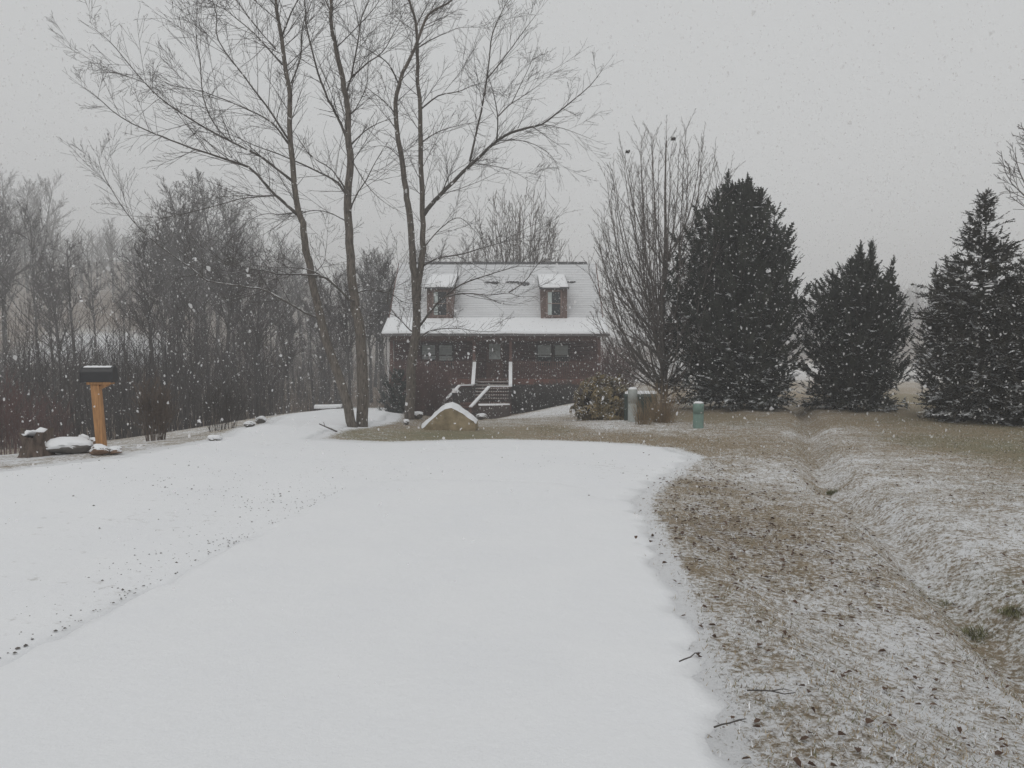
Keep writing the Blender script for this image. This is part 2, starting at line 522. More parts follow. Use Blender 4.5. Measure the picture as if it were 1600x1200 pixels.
def ground_material():
    m, t, p = nodes_of('winter_turf')
    p.inputs['Roughness'].default_value = .95
    def A(n):
        a = N(t, 'ShaderNodeAttribute'); a.attribute_name = n; return a.outputs['Fac']
    fine = noise(t, 22, 8, .8); mid = noise(t, 3.0, 8, .72); low = noise(t, .55, 4, .55)
    tan_ = ramp(t, fine, [(.3, (.17, .135, .095)), (.55, (.31, .245, .16)), (.75, (.40, .34, .25))])
    grn = ramp(t, fine, [(.3, (.09, .095, .05)), (.7, (.24, .225, .12))])
    lit = ramp(t, fine, [(.3, (.075, .055, .04)), (.7, (.21, .15, .10))])
    gm = mapr(t, math_(t, 'ADD', A('green'), math_(t, 'MULTIPLY', math_(t, 'SUBTRACT', mid, .5), .9)), .25, .65)
    col = mixc(t, gm, tan_, grn)
    lm = mapr(t, math_(t, 'ADD', A('litter'), math_(t, 'MULTIPLY', math_(t, 'SUBTRACT', mid, .5), 1.2)), .40, .85)
    col = mixc(t, lm, col, lit)
    k = math_(t, 'ADD', A('snow'), math_(t, 'MULTIPLY', math_(t, 'SUBTRACT', fine, .5), 2.6))
    k = math_(t, 'ADD', k, math_(t, 'MULTIPLY', math_(t, 'SUBTRACT', mid, .5), 1.1))
    k = math_(t, 'ADD', k, math_(t, 'MULTIPLY', math_(t, 'SUBTRACT', low, .5), .45))
    sf = mapr(t, k, .31, .66)
    sf = math_(t, 'MULTIPLY', sf, .97)
    col = mixc(t, sf, col, (.785, .796, .812))
    t.links.new(col, p.inputs['Base Color'])
    bump(t, p, math_(t, 'ADD', fine, math_(t, 'MULTIPLY', mid, 1.2)), .8, .035)
    return m
me.materials.append(ground_material())
tag(link('ground', me), 'patchy winter ground of tan grass and thin snow with a ditch on the right', None, None, 'structure')

def sheet(name, poly, lift, mat, step, seed, label, rag=.06, taper=.1):
    """snow sheet that follows the ground inside an outline, ragged at the rim"""
    P = []
    for (x0, y0), (x1, y1) in zip(poly, poly[1:] + poly[:1]):
        L = math.hypot(x1-x0, y1-y0); n = max(1, int(L / (.055 + .006*max(y0, 0))))
        for k in range(n): P.append((x0+(x1-x0)*k/n, y0+(y1-y0)*k/n))
    P = np.array(P)
    rg_ = np.where((P[:, 0] < -1) & (P[:, 1] < 11.5), .35, 1.0) * rag
    P[:, 0] += rg_ * (.7*vnoise(P[:, 0], P[:, 1], 3.1, seed) + .6*vnoise(P[:, 0], P[:, 1], 9, seed+1) + .5*vnoise(P[:, 0], P[:, 1], 19, seed+4))
    P[:, 1] += rg_ * (.7*vnoise(P[:, 0], P[:, 1], 2.7, seed+2) + .6*vnoise(P[:, 0], P[:, 1], 8, seed+3) + .5*vnoise(P[:, 0], P[:, 1], 21, seed+5))
    nb = len(P)
    x0, y0 = P.min(0); x1, y1 = P.max(0)
    g = np.stack(np.meshgrid(np.arange(x0, x1, step), np.arange(y0, y1, step)), -1).reshape(-1, 2)
    g = g[inside(g[:, 0], g[:, 1], [tuple(q) for q in P])]
    g = g[seg_dist(g[:, 0], g[:, 1], [tuple(q) for q in P], True) > step*.45]
    allp = [Vector(q) for q in np.concatenate([P, g])]
    vs, es, fs, *_ = geometry.delaunay_2d_cdt(allp, [(i, (i+1) % nb) for i in range(nb)], [], 1, 1e-5)
    xy = np.array([(v.x, v.y) for v in vs])
    edge = seg_dist(xy[:, 0], xy[:, 1], [tuple(q) for q in P], True)
    z = H(xy[:, 0], xy[:, 1]) + lift * (.12 + .88 * np.clip(edge/np.where((xy[:, 0] < -1) & (xy[:, 1] < 11.5), .08, taper), 0, 1)) + .004*vnoise(xy[:, 0], xy[:, 1], 1.7, seed)
    V = [(a[0], a[1], float(b)) for a, b in zip(xy, z)]
    rim = {}
    cnt = {}
    for f in fs:
        for a, b in zip(f, list(f[1:]) + [f[0]]):
            cnt[(min(a, b), max(a, b))] = cnt.get((min(a, b), max(a, b)), 0) + 1
    F_ = [tuple(f) for f in fs]
    for (a, b), c in cnt.items():
        if c == 1:
            for q in (a, b):
                if q not in rim:
                    rim[q] = len(V); V.append((V[q][0], V[q][1], V[q][2] - lift - .05))
            F_.append((a, b, rim[b], rim[a]))
    me = bpy.data.meshes.new(name)
    me.from_pydata(V, [], F_)
    me.polygons.foreach_set('use_smooth', [True]*len(me.polygons))
    me.materials.append(mat)
    return tag(link(name, me), label, None, None, 'structure')
sheet('driveway', DRIVE, .026, M_DRIVE, .22, 5, 'snow covered gravel turnaround and drive curving up past the tree pair', .09, .3)
sheet('road', ROAD, .044, M_ROADSNOW, .13, 9, 'smooth snow covered road running away from the camera', .10, .38)

# ------------------------------------------------------------------ house
HX, HY, HZ = -.9, 44.6, -2.5
house = thing('house', 'dark red log cabin with snowy roof, two dormers and a raised front porch', 'house', (HX, HY, HZ))
FL, EV, KK, RG = 1.96, 4.44, 5.25, 8.73
# body
mb = MB()
nlog = 15
for k in range(nlog):                                  # log courses of the front wall behind the porch
    z0 = FL + k*(KK-.1-FL)/nlog; dz = (KK-.1-FL)/nlog
    pr = [(0, 0), (-.05, .03), (-.07, dz*.5), (-.05, dz-.03), (0, dz)]
    for (ya, za), (yb, zb) in zip(pr[:-1], pr[1:]):
        mb.add([(-5.7, 2+ya, z0+za), (5.7, 2+ya, z0+za), (5.7, 2+yb, z0+zb), (-5.7, 2+yb, z0+zb)], [(0, 1, 2, 3)])
part('front_wall', mb, M_LOG, house)
mb = MB()
for s in (-1, 1):
    x0, x1 = (5.55, 5.7) if s > 0 else (-5.7, -5.55)
    prof = [(2.005, 0), (10.3, 0), (10.3, KK-.15), (6.2, RG-.18), (2.005, KK-.15)]
    vs = [(x0, y, z) for y, z in prof] + [(x1, y, z) for y, z in prof]
    mb.add(vs, [(0,1,2,3,4), (9,8,7,6,5)] + [(i, (i+1) % 5, 5+(i+1) % 5, 5+i) for i in range(5)])
    part('gable_wall', mb, M_LOG, house); mb = MB()
mb = MB(); mb.box(-5.54, 5.54, 10.1, 10.3, 0, KK-.15); part('rear_wall', mb, M_LOG, house)
# main roof: stepped shingle courses under thin snow
def roof_snow_mat():
    m, t, p = nodes_of('thin_roof_snow')
    p.inputs['Roughness'].default_value = .85
    tc = N(t, 'ShaderNodeTexCoord'); mp = N(t, 'ShaderNodeMapping')
    mp.inputs['Scale'].default_value = (.7, 3, 3)
    t.links.new(tc.outputs['Object'], mp.inputs['Vector'])
    a = noise(t, 1.2, 6, .65, vec=mp.outputs[0]); b = noise(t, 14, 4, .7)
    f = mapr(t, math_(t, 'ADD', math_(t, 'MULTIPLY', a, .7), math_(t, 'MULTIPLY', b, .3)), .30, .58, .74, .96)
    t.links.new(mixc(t, f, (.10, .10, .105), (.69, .70, .715)), p.inputs['Base Color'])
    return m
M_ROOFSN = roof_snow_mat()
mb = MB()
M_BUTT = pmat('snowy_shingle_edge', (.27, .275, .28), .4, 9, .95, bmp=0)
NC = 32
for side in (0, 1):
    for k in range(NC):
        t0, t1 = k/NC, (k+1)/NC
        if side == 0:
            ya, yb = 2-.05+(6.2-1.95)*t0, 2-.05+(6.2-1.95)*t1
        else:
            ya, yb = 10.7-(10.7-6.2)*t0, 10.7-(10.7-6.2)*t1
        za, zb = KK+(RG-KK)*t0, KK+(RG-KK)*t1
        x = 5.98
        vs = [(-x, ya, za+.016), (x, ya, za+.016), (x, yb, zb+.004), (-x, yb, zb+.004), (-x, ya, za-.003), (x, ya, za-.003)]
        mb.add(vs, [(0, 1, 2, 3)] if side == 0 else [(3, 2, 1, 0)], 0)
        mb.add(vs, [(4, 5, 1, 0)] if side == 0 else [(0, 1, 5, 4)], 1)
for s in (-1, 1):                                      # underside and ends
    x0 = s*5.98
    prof = [(1.95, KK-.02), (6.2, RG-.0), (10.7, KK-.02), (10.7, KK-.14), (6.2, RG-.14), (1.95, KK-.14)]
    mb.add([(x0, y, z) for y, z in prof], [(0, 1, 4, 5), (1, 2, 3, 4)], 1)
mb.add([(-5.98, 1.95, KK-.14), (5.98, 1.95, KK-.14), (5.98, 6.2, RG-.14), (-5.98, 6.2, RG-.14), (5.98, 10.7, KK-.14), (-5.98, 10.7, KK-.14)], [(0, 3, 2, 1), (3, 5, 4, 2)], 1)
roof = part('roof', mb, [M_ROOFSN, M_BUTT], house)
mb = MB()
rc = random.Random(4)
x = -5.4
while x < 5.35:                                        # ridge caps, bare of snow
    mb.add([(x, 6.06, RG-.06), (x+.30, 6.06, RG-.06), (x+.30, 6.2, RG+.085), (x, 6.2, RG+.085), (x, 6.34, RG-.06), (x+.3, 6.34, RG-.06)], [(0, 1, 2, 3), (3, 2, 5, 4)])
    x += .302
part('ridge_cap', mb, M_SHING, roof)
mb = MB()
sl = (RG-KK)/4.25
def on_roof(x, t, up=.0): return (x, 1.95+4.25*t, KK+(RG-KK)*t + .045 + up)
for x0, x1, tc_, th in [(-.75, .15, .62, .025), (.55, 1.35, .625, .03), (1.2, 1.95, .60, .05), (3.45, 4.7, .63, .03), (-.3, .1, .605, .02), (3.5, 4.0, .61, .02)]:
    n = 14; up, lo = [], []
    for k in range(n+1):
        xx = x0+(x1-x0)*k/n; e = math.sin(math.pi*k/n)**.4
        up.append(on_roof(xx, tc_+th*e*rc.uniform(.3, 1))); lo.append(on_roof(xx, tc_-th*e*rc.uniform(.3, 1)))
    mb = MB(); mb.add(up+lo, [(i, n+1+i, n+2+i, i+1) for i in range(n)])
    part('bare_shingles', mb, M_SHING, roof)
for s in (-1, 1):                                      # rake boards
    mb = MB()
    for a, b in [((s*6.0, 1.9, KK-.12), (s*6.0, 6.2, RG-.12)), ((s*6.0, 6.2, RG-.12), (s*6.0, 10.7, KK-.12))]:
        mb.beam(a, b, .05, .2)
    part('rake_board', mb, M_LOGD, roof)
# porch roof
def smooth_slab(xa, xb, ya, za, yb, zb, th, nxs, seed, rag=.03):
    mb = MB(); nys = 6; r = random.Random(seed)
    top = []
    for j in range(nys+1):
        for i in range(nxs+1):
            x = xa+(xb-xa)*i/nxs; t = j/nys
            e = rag*(float(vnoise(x, j*.7, 1.3, seed)))
            top.append((x, ya+(yb-ya)*t + (e if j == 0 else 0), za+(zb-za)*t + th*(.55 if j == 0 else 1) + .3*th*float(vnoise(x, t*3, .9, seed+1))))
    n = len(top)
    base = [(x, y, z-th*1.4) for x, y, z in top]
    fs = []
    for j in range(nys):
        for i in range(nxs):
            a = j*(nxs+1)+i; fs.append((a, a+1, a+nxs+2, a+nxs+1))
    for i in range(nxs): fs.append((n+i, n+i+1, i+1, i))
    for j in range(nys):
        a, b = j*(nxs+1), (j+1)*(nxs+1); fs.append((n+b, n+a, a, b)); a += nxs; b += nxs; fs.append((n+a, n+b, b, a))
    mb.add(top+base, fs); return mb
mb = MB()
xa = 6.08
mb.add([(-xa, -.25, EV-.02), (xa, -.25, EV-.02), (xa, 2, KK-.03), (-xa, 2, KK-.03), (-xa, -.25, EV-.2), (xa, -.25, EV-.2), (xa, 2, KK-.2), (-xa, 2, KK-.2)],
       [(0,1,2,3), (4,7,6,5), (0,4,5,1), (1,5,6,2), (3,7,4,0)])
pr = part('porch_roof', mb, M_LOGD, house)
part('snow', smooth_slab(-xa+.01, xa-.01, -.29, EV, 1.99, KK+.01, .05, 60, 3), M_SNOW, pr, True)
mb = MB(); mb.box(-6.1, 6.12, -.36, -.262, EV-.17, EV-.05); part('gutter', mb, M_GUTTER, house)
mb = MB(); mb.box(-5.66, 5.66, .06, .2, EV-.42, EV-.21); part('porch_beam', mb, M_LOGD, house)
mb = MB()
for k in range(20): mb.box(-5.7, 5.7, -.02+k*.1, .07+k*.1, FL-.09, FL)
part('porch_floor', mb, M_LOGD, house)
mb = MB(); mb.box(-5.72, -1.12, -.07, -.025, FL-.30, FL+.015); mb.box(.80, 5.72, -.07, -.025, FL-.30, FL+.015)
part('porch_fascia', mb, pmat('rust_fascia', (.15, .062, .045), .3, 4), house)
for x in (-5.6, -1.15, .83, 5.6):
    mb = MB(); mb.box(x-.08, x+.08, .05, .21, FL, EV-.425); part('porch_post', mb, M_LOGD, house)
for x, s in ((-5.78, 1), (5.78, 1)):
    mb = MB(); mb.box(x-.04, x+.04, -.02, .045, .9, EV-.2); mb.beam((x, -.3, EV-.12), (x, .0, EV-.24), .08, .06)
    part('downspout', mb, M_SPOUT, house)
for xa_, xb_ in ((-5.5, -1.25), (.93, 5.5)):
    mb = MB(); mb.box(xa_, xb_, .07, .19, FL+.88, FL+.93); mb.box(xa_, xb_, .10, .16, FL+.08, FL+.13)
    rl = part('porch_railing', mb, M_LOGD, house)
    mb = MB(); x = xa_+.06
    while x < xb_-.05:
        mb.box(x-.025, x+.025, .105, .155, FL+.135, FL+.875); x += .125
    part('baluster', mb, M_LOGD, rl, kind='stuff')
mb = MB(); x = -5.7
while x < 5.65:
    mb.box(x, x+.145, .02, .05, 0, FL-.31); x += .152
part('skirting', mb, M_DARKW, house, kind='stuff')
# windows and door (front wall face at y=1.93)
def window(x, z0, z1, wd, y, parent, blind=(.5, 1.0), trim=M_DARKW, glass=True):
    mb = MB(); t = .07
    for a, b, c, d in ((x-wd/2-t, x-wd/2, z0-t, z1+t), (x+wd/2, x+wd/2+t, z0-t, z1+t), (x-wd/2, x+wd/2, z1, z1+t), (x-wd/2, x+wd/2, z0-t, z0), (x-wd/2, x+wd/2, (z0+z1)/2-.025, (z0+z1)/2+.025)):
        mb.box(a, b, y-.07, y+.03, c, d)
    f = part('window', mb, trim, parent)
    if parent is house:
        mb = MB(); mb.box(x-wd/2, x+wd/2, y-.02, y-.005, z0, z1); part('pane', mb, M_GLASS, f)
        if blind:
            mb = MB(); h = z1-z0; n = 8
            za, zb = z0+h*blind[0], z0+h*blind[1]-.02
            for k in range(n):
                mb.box(x-wd/2+.03, x+wd/2-.03, y-.034, y-.024, za+(zb-za)*k/n, za+(zb-za)*(k+.9)/n)
            part('blind', mb, M_BLIND, f)
    return f
for x, bl in ((-3.78, (.3, 1)), (-2.82, (.25, 1)), (2.72, (.42, 1)), (3.68, (.45, 1))):
    window(x, 2.62, 3.78, .78, 1.93, house, bl)
mb = MB(); mb.box(-.55, .41, 1.88, 1.93, FL+.005, 4.02); door = part('door', mb, M_LOGD, house)
mb = MB(); mb.box(-.39, .25, 1.86, 1.878, 2.98, 3.84); part('door_pane', mb, M_BLIND, door)
mb = MB(); mb.lathe([(.0, 0), (.035, .01), (.035, .05), (.0, .06)], 10, c=(.33, 1.83, 2.9)); part('handle', mb, M_SPOUT, door)
# dormers
def dormer(xc, lab):
    W2, yf, zb, ze = .73, 1.86, KK+.0, 7.02
    yb, zr = 5.3, 7.93                                  # where the shed roof meets the main roof
    mb = MB()
    mb.box(-W2+xc, -W2+.30+xc, yf, yf+.12, zb, ze); mb.box(W2-.30+xc, W2+xc, yf, yf+.12, zb, ze)
    mb.box(-W2+.30+xc, W2-.30+xc, yf, yf+.12, zb, zb+.12); mb.box(-W2+.30+xc, W2-.30+xc, yf, yf+.12, ze-.2, ze)
    for s in (-1, 1):
        x = xc+s*W2
        xx = x-s*.06
        vs = [(x, yf+.121, zb), (x, yb, zr), (x, yf+.121, ze), (xx, yf+.121, zb), (xx, yb, zr), (xx, yf+.121, ze)]
        mb.add(vs, [(0, 1, 2), (5, 4, 3), (0, 2, 5, 3), (2, 1, 4, 5), (1, 0, 3, 4)])
    d = part('dormer', mb, M_TRIM, house, label=lab)
    f = MB(); x0, x1, z0, z1 = xc-.43, xc+.43, zb+.12, ze-.2
    t = .07
    for a, b, c, e in ((x0, x0+t, z0, z1), (x1-t, x1, z0, z1), (x0+t, x1-t, z1-t, z1), (x0+t, x1-t, z0, z0+t), (x0+t, x1-t, (z0+z1)/2-.02, (z0+z1)/2+.02)):
        f.box(a, b, yf-.05, yf+.02, c, e)
    part('window_frame', f, pmat('dormer_trim', (.21, .15, .13), .3, 5, snow=.1), d)
    f = MB(); f.box(x0+t, x1-t, yf+.0, yf+.012, z0+t, z1-t); part('pane', f, M_GLASS, d)
    f = MB(); f.box(x0+t+.01, x0+.30, yf-.012, yf-.004, z0+t+.02, z1-t-.02); part('curtain', f, M_BLIND, d)
    f = MB(); o = W2+.1
    vs = [(xc-o, yf-.2, ze-.02), (xc+o, yf-.2, ze-.02), (xc+o, yb+.1, zr+.03), (xc-o, yb+.1, zr+.03)]
    vs = vs + [(x, y, z-.12) for x, y, z in vs]
    f.add(vs, [(0,1,2,3), (4,7,6,5), (0,4,5,1), (1,5,6,2), (3,7,4,0)]); part('dormer_roof', f, M_SHING, d)
    part('snow', smooth_slab(xc-o+.02, xc+o-.04, yf-.21, ze-.005, yb+.1, zr+.045, .045, 14, int(xc*3+30)), M_SNOW, d, True)
dormer(-3.12+.0, 'dormer behind the bare tree limb'); dormer(3.25, 'dormer on the open side of the roof')
# front staircase: upper flight to a landing, lower flight turning toward the drive
stair = MB()
zl = .86; nst = 7; rise = (FL-zl)/nst
stair.beam((-1.07, -.05, FL-.16), (-1.07, -1.95, zl-.0), .06, .26)
st = part('staircase', stair, M_DARKW, house)
stair = MB(); stair.beam((.77, -.05, FL-.16), (.77, -1.95, zl-.0), .06, .26)
part('stringer', stair, M_DARKW, st)
for k in range(1, nst):
    mb = MB(); y = -.05-(k-1)*.285
    mb.box(-1.03, .73, y-.30, y-.05, FL-k*rise-.045, FL-k*rise); part('tread', mb, [M_LOGD], st)
    mb = MB(); mb.box(-1.01, .71, y-.315, y-.06, FL-k*rise+.002, FL-k*rise+.034); part('tread_snow', mb, pmat('trodden_snow', (.50, .45, .43), .3, 9) if k == 1 else bpy.data.materials['trodden_snow'], st)
mb = MB()
poly = [(.82, -1.9), (-1.07, -1.9), (-1.75, -2.3), (-.24, -3.35), (.82, -3.25)]
vs = [(x, y, zl) for x, y in poly] + [(x, y, zl-.14) for x, y in poly]
mb.add(vs, [(0,1,2,3,4), (9,8,7,6,5)] + [(i, 5+i, 5+(i+1) % 5, (i+1) % 5) for i in range(5)])
part('landing', mb, M_LOGD, house)
A0, B0 = Vector((-.24, -3.35, 0)), Vector((-1.75, -2.3, 0))
dn = Vector((-.60, -.80, 0))
for k in range(1, 5):
    z = zl-k*.172; a, b = A0+dn*(.05+.29*(k-1)), B0+dn*(.05+.29*(k-1))
    mb = MB(); vs = [a, b, b+dn*.28, a+dn*.28]
    vs = [(p.x, p.y, z) for p in vs] + [(p.x, p.y, z-.05) for p in vs]
    mb.add(vs, [(0,1,2,3), (7,6,5,4), (0,4,5,1), (1,5,6,2), (2,6,7,3), (3,7,4,0)]); part('tread', mb, M_LOGD, st)
RH = .86
rails = [[Vector((.82, .0, FL+RH)), Vector((.82, -1.95, zl+RH))], [Vector((.82, -1.95, zl+RH-.02)), Vector((.82, -3.2, zl+RH-.02)), Vector((-.24, -3.3, zl+RH-.02)), Vector((-1.12, -4.5, .1+RH-.2))],
         [Vector((-1.12, .0, FL+RH)), Vector((-1.12, -1.95, zl+RH))], [Vector((-1.12, -1.95, zl+RH-.02)), Vector((-1.78, -2.32, zl+RH-.02)), Vector((-2.70, -3.5, .1+RH-.2))]]
for pts in rails:
    mb = MB()
    for a, b in zip(pts[:-1], pts[1:]):
        mb.beam(a, b, .17, .045)
    hr = part('handrail', mb, M_LOGD, st)
    mb = MB()
    for a, b in zip(pts[:-1], pts[1:]): mb.beam(a+Vector((0, 0, .045)), b+Vector((0, 0, .05)), .185, .055)
    part('rail_snow', mb, M_SNOW, st)
    mb = MB()
    for a, b in zip(pts[:-1], pts[1:]):
        L = (b-a).length; n = int(L/.13)
        for k in range(n+1):
            p = a.lerp(b, (k+.5)/(n+1))
            mb.box(p.x-.02, p.x+.02, p.y-.02, p.y+.02, max(0, p.z-.84), p.z-.03)
    part('baluster', mb, M_DARKW, st, kind='stuff')
    for p in (pts[0], pts[-1]):
        mb = MB(); mb.box(p.x-.05, p.x+.05, p.y-.05, p.y+.05, max(-.1, p.z-2.4 if p.y < -1 else p.z-1), p.z-.03); part('stair_post', mb, M_LOGD, st)
mb = MB()
for k in range(22):                                    # lattice under the landing
    x = -.25+k*.05
    mb.box(x, x+.022, -3.34, -3.325, .05, zl-.15)
for k in range(10): mb.box(-.25, .84, -3.36, -3.345, .08+k*.075, .11+k*.075)
part('lattice', mb, M_LOGD, house, kind='stuff')
mb = MB()
for k in range(14): mb.box(.84, .855, -3.3+k*.1, -3.26+k*.1, .05, zl-.15)
part('lattice', mb, M_LOGD, house, kind='stuff')

# ------------------------------------------------------------------ branching
def grow(mb, p, d, L, r0, lvl, rng, P, mi=0):
    """one branch and, recursively, its twigs"""
    segs = max(2, min(7, int(L / P['seg']) + 1))
    pts, rad = [p.copy()], [r0]
    q = p.copy(); d = d.normalized()
    tip = max(P['rmin'], r0*.3)
    w, up = P['wig'], P['up']
    for i in range(segs):
        d = Vector((d.x+rng.uniform(-w, w), d.y+rng.uniform(-w, w), d.z+rng.uniform(-w, w)+up)).normalized()
        q = q + d * (L/segs)
        pts.append(q.copy()); rad.append(r0 + (tip-r0)*(i+1)/segs)
    sides = 3 if r0 < P.get('r3', .03) else 5
    mb.tube(pts, rad, sides, mi if lvl < P.get('tl', 9) else P.get('tm', mi))
    if lvl >= P['lv']: return
    n = P['n'][lvl]
    n = int(n * rng.uniform(.8, 1.25) + .5)
    for k in range(n):
        t = P['t0'] + (1-P['t0'])*(k+rng.random())/n
        x = t*segs; i = min(int(x), segs-1); f = x-i
        b = pts[i].lerp(pts[i+1], f); dd = (pts[i+1]-pts[i]).normalized()
        s = Vector((rng.gauss(0, 1), rng.gauss(0, 1), rng.gauss(0, 1)))
        s = (s - dd*s.dot(dd)).normalized()
        a = P['ang'] * rng.uniform(.7, 1.25)
        nd = dd*math.cos(a) + s*math.sin(a)
        grow(mb, b, nd, L*P['ratio']*rng.uniform(.6, 1.1)*(1.15-.55*t), max(P['rmin'], (r0+(tip-r0)*t)*.55), lvl+1, rng, P, mi)

def smooth_pts(pts, rad, sub=3):
    """Catmull-Rom through traced points"""
    out, ro = [], []
    n = len(pts)
    for i in range(n-1):
        p0, p1, p2, p3 = pts[max(i-1, 0)], pts[i], pts[i+1], pts[min(i+2, n-1)]
        for k in range(sub):
            t = k/sub
            out.append(.5*((2*p1)+(p2-p0)*t+(2*p0-5*p1+4*p2-p3)*t*t+(3*p1-p0-3*p2+p3)*t**3)); ro.append(rad[i]+(rad[i+1]-rad[i])*t)
    out.append(pts[-1]); ro.append(rad[-1])
    return out, ro

def traced_tree(name, label, Y, trunks, limbs, seed, twig=1.0):
    """tree whose trunk and main limbs follow measured lines; twigs are grown"""
    rng = random.Random(seed)
    bx, by = trunks[0][0][0]
    base = unproj(bx, by, Y); base.z = h1(base.x, base.y) - .05
    root = thing(name, label, 'tree', tuple(base))
    P = dict(seg=.30, wig=.065, up=.022, rmin=.0034, n=[8, 2], t0=.15, ang=.55, ratio=.52, lv=2, r3=.02)
    tm, lm, tw = MB(), MB(), MB()
    def world(line, drift, Y0):
        n = len(line); out = []
        for i, (x, y) in enumerate(line):
            out.append(unproj(x, y, Y0 + drift*(i/max(1, n-1))) - base)
        return out
    def add(mbx, line, r0, r1, drift, Y0, sides, tw_density, t0):
        pts = world(line, drift, Y0)
        rad = [r0+(r1-r0)*(i/(len(pts)-1))**.9 for i in range(len(pts))]
        pts, rad = smooth_pts(pts, rad)
        for i in range(1, len(pts)-1):
            j = min(.012, rad[i]*.25)
            pts[i] = pts[i] + Vector((rng.gauss(0, j), rng.gauss(0, j), rng.gauss(0, j)))
        mbx.tube(pts, rad, sides)
        L = sum((b-a).length for a, b in zip(pts, pts[1:]))
        n = int(L / .15 * tw_density * twig)
        for k in range(n):
            t = t0 + (1-t0)*(k+rng.random())/n
            x = t*(len(pts)-1); i = min(int(x), len(pts)-2); f = x-i
            b = pts[i].lerp(pts[i+1], f); dd = (pts[i+1]-pts[i]).normalized()
            s = Vector((rng.gauss(0, 1), rng.gauss(0, 1.0), rng.gauss(.25, 1)))
            s = (s-dd*s.dot(dd)).normalized()
            a = rng.uniform(.45, 1.0)
            nd = dd*math.cos(a)+s*math.sin(a)
            rr = min(.013, rad[i]*.45)
            big = rng.random() < .27
            grow(tw, b, nd, (rng.uniform(1.0, 2.3) if big else rng.uniform(.35, 1.2))*(1.12-.62*t), rr if big else rr*.75, 0 if big else 1, rng, P)
        # carry on past the traced tip
        dd = (pts[-1]-pts[-2]).normalized()
        grow(tw, pts[-1], dd, rng.uniform(.3, .6), max(.004, r1*.7), 1, rng, P)
    for line, r0, r1, t0 in trunks:
        add(tm, line, r0, r1, rng.uniform(-.5, .5), Y, 12, .55, t0)
    for line, r0, r1 in limbs:
        # leave the trunk with the trunk's depth, then swing toward or away
        add(lm, line, r0*(.72 if r0 < .06 else .85), r1*.7, rng.uniform(-2.2, 2.2), Y, 6, 1.0, .12)
    tr = part('trunk', tm, M_BARK, root, True)
    part('limbs', lm, M_LIMB, root, True)
    part('twigs', tw, M_TWIG, root, True, kind='stuff')
    return root

traced_tree('bare_tree', 'leaning bare tree on the left of the trunk pair beside the snowy drive', 20.0,
    [([(553, 673), (537, 609), (513, 545), (500, 492), (487, 433), (475, 375), (473, 350), (464, 315), (453, 224), (453, 147), (445, 98), (436, 35), (431, 0), (424, -90), (410, -200), (400, -260)], .122, .018, .45)],
    [([(464, 335), (429, 304), (389, 262), (341, 245), (283, 225), (240, 208), (190, 184), (150, 150), (128, 135)], .055, .007),
     ([(359, 220), (334, 192), (317, 150), (313, 98), (306, 52), (308, 0), (300, -60)], .026, .007),
     ([(457, 283), (408, 245), (359, 220), (296, 185), (247, 150), (208, 108), (170, 63), (142, 42)], .045, .007),
     ([(240, 146), (226, 129), (170, 108), (100, 70)], .018, .005),
     ([(450, 224), (425, 192), (387, 171), (317, 143), (268, 133), (226, 112)], .035, .006),
     ([(450, 217), (415, 164), (383, 122), (341, 63), (338, 21), (324, -20)], .035, .008),
     ([(441, 101), (397, 52), (355, 17), (320, -20)], .03, .008),
     ([(431, 77), (395, 35), (370, 0), (340, -50)], .028, .008),
     ([(429, 306), (380, 310), (324, 325), (257, 339), (187, 336)], .024, .006),
     ([(498, 497), (477, 489), (420, 456), (375, 447), (324, 438), (300, 420), (249, 384), (210, 348), (180, 306), (160, 268), (153, 245)], .042, .007),
     ([(473, 330), (440, 335), (410, 335), (380, 352), (350, 385)], .02, .005),
     ([(455, 130), (470, 90), (473, 40), (488, 0), (500, -50)], .03, .008),
     ([(440, 60), (455, 20), (475, -20), (500, -80)], .03, .008),
     ([(428, -40), (390, -90), (350, -150)], .03, .008), ([(415, -150), (450, -210), (470, -260)], .025, .008),
     ([(486, 430), (505, 412), (510, 385), (513, 350)], .018, .005)], 11)
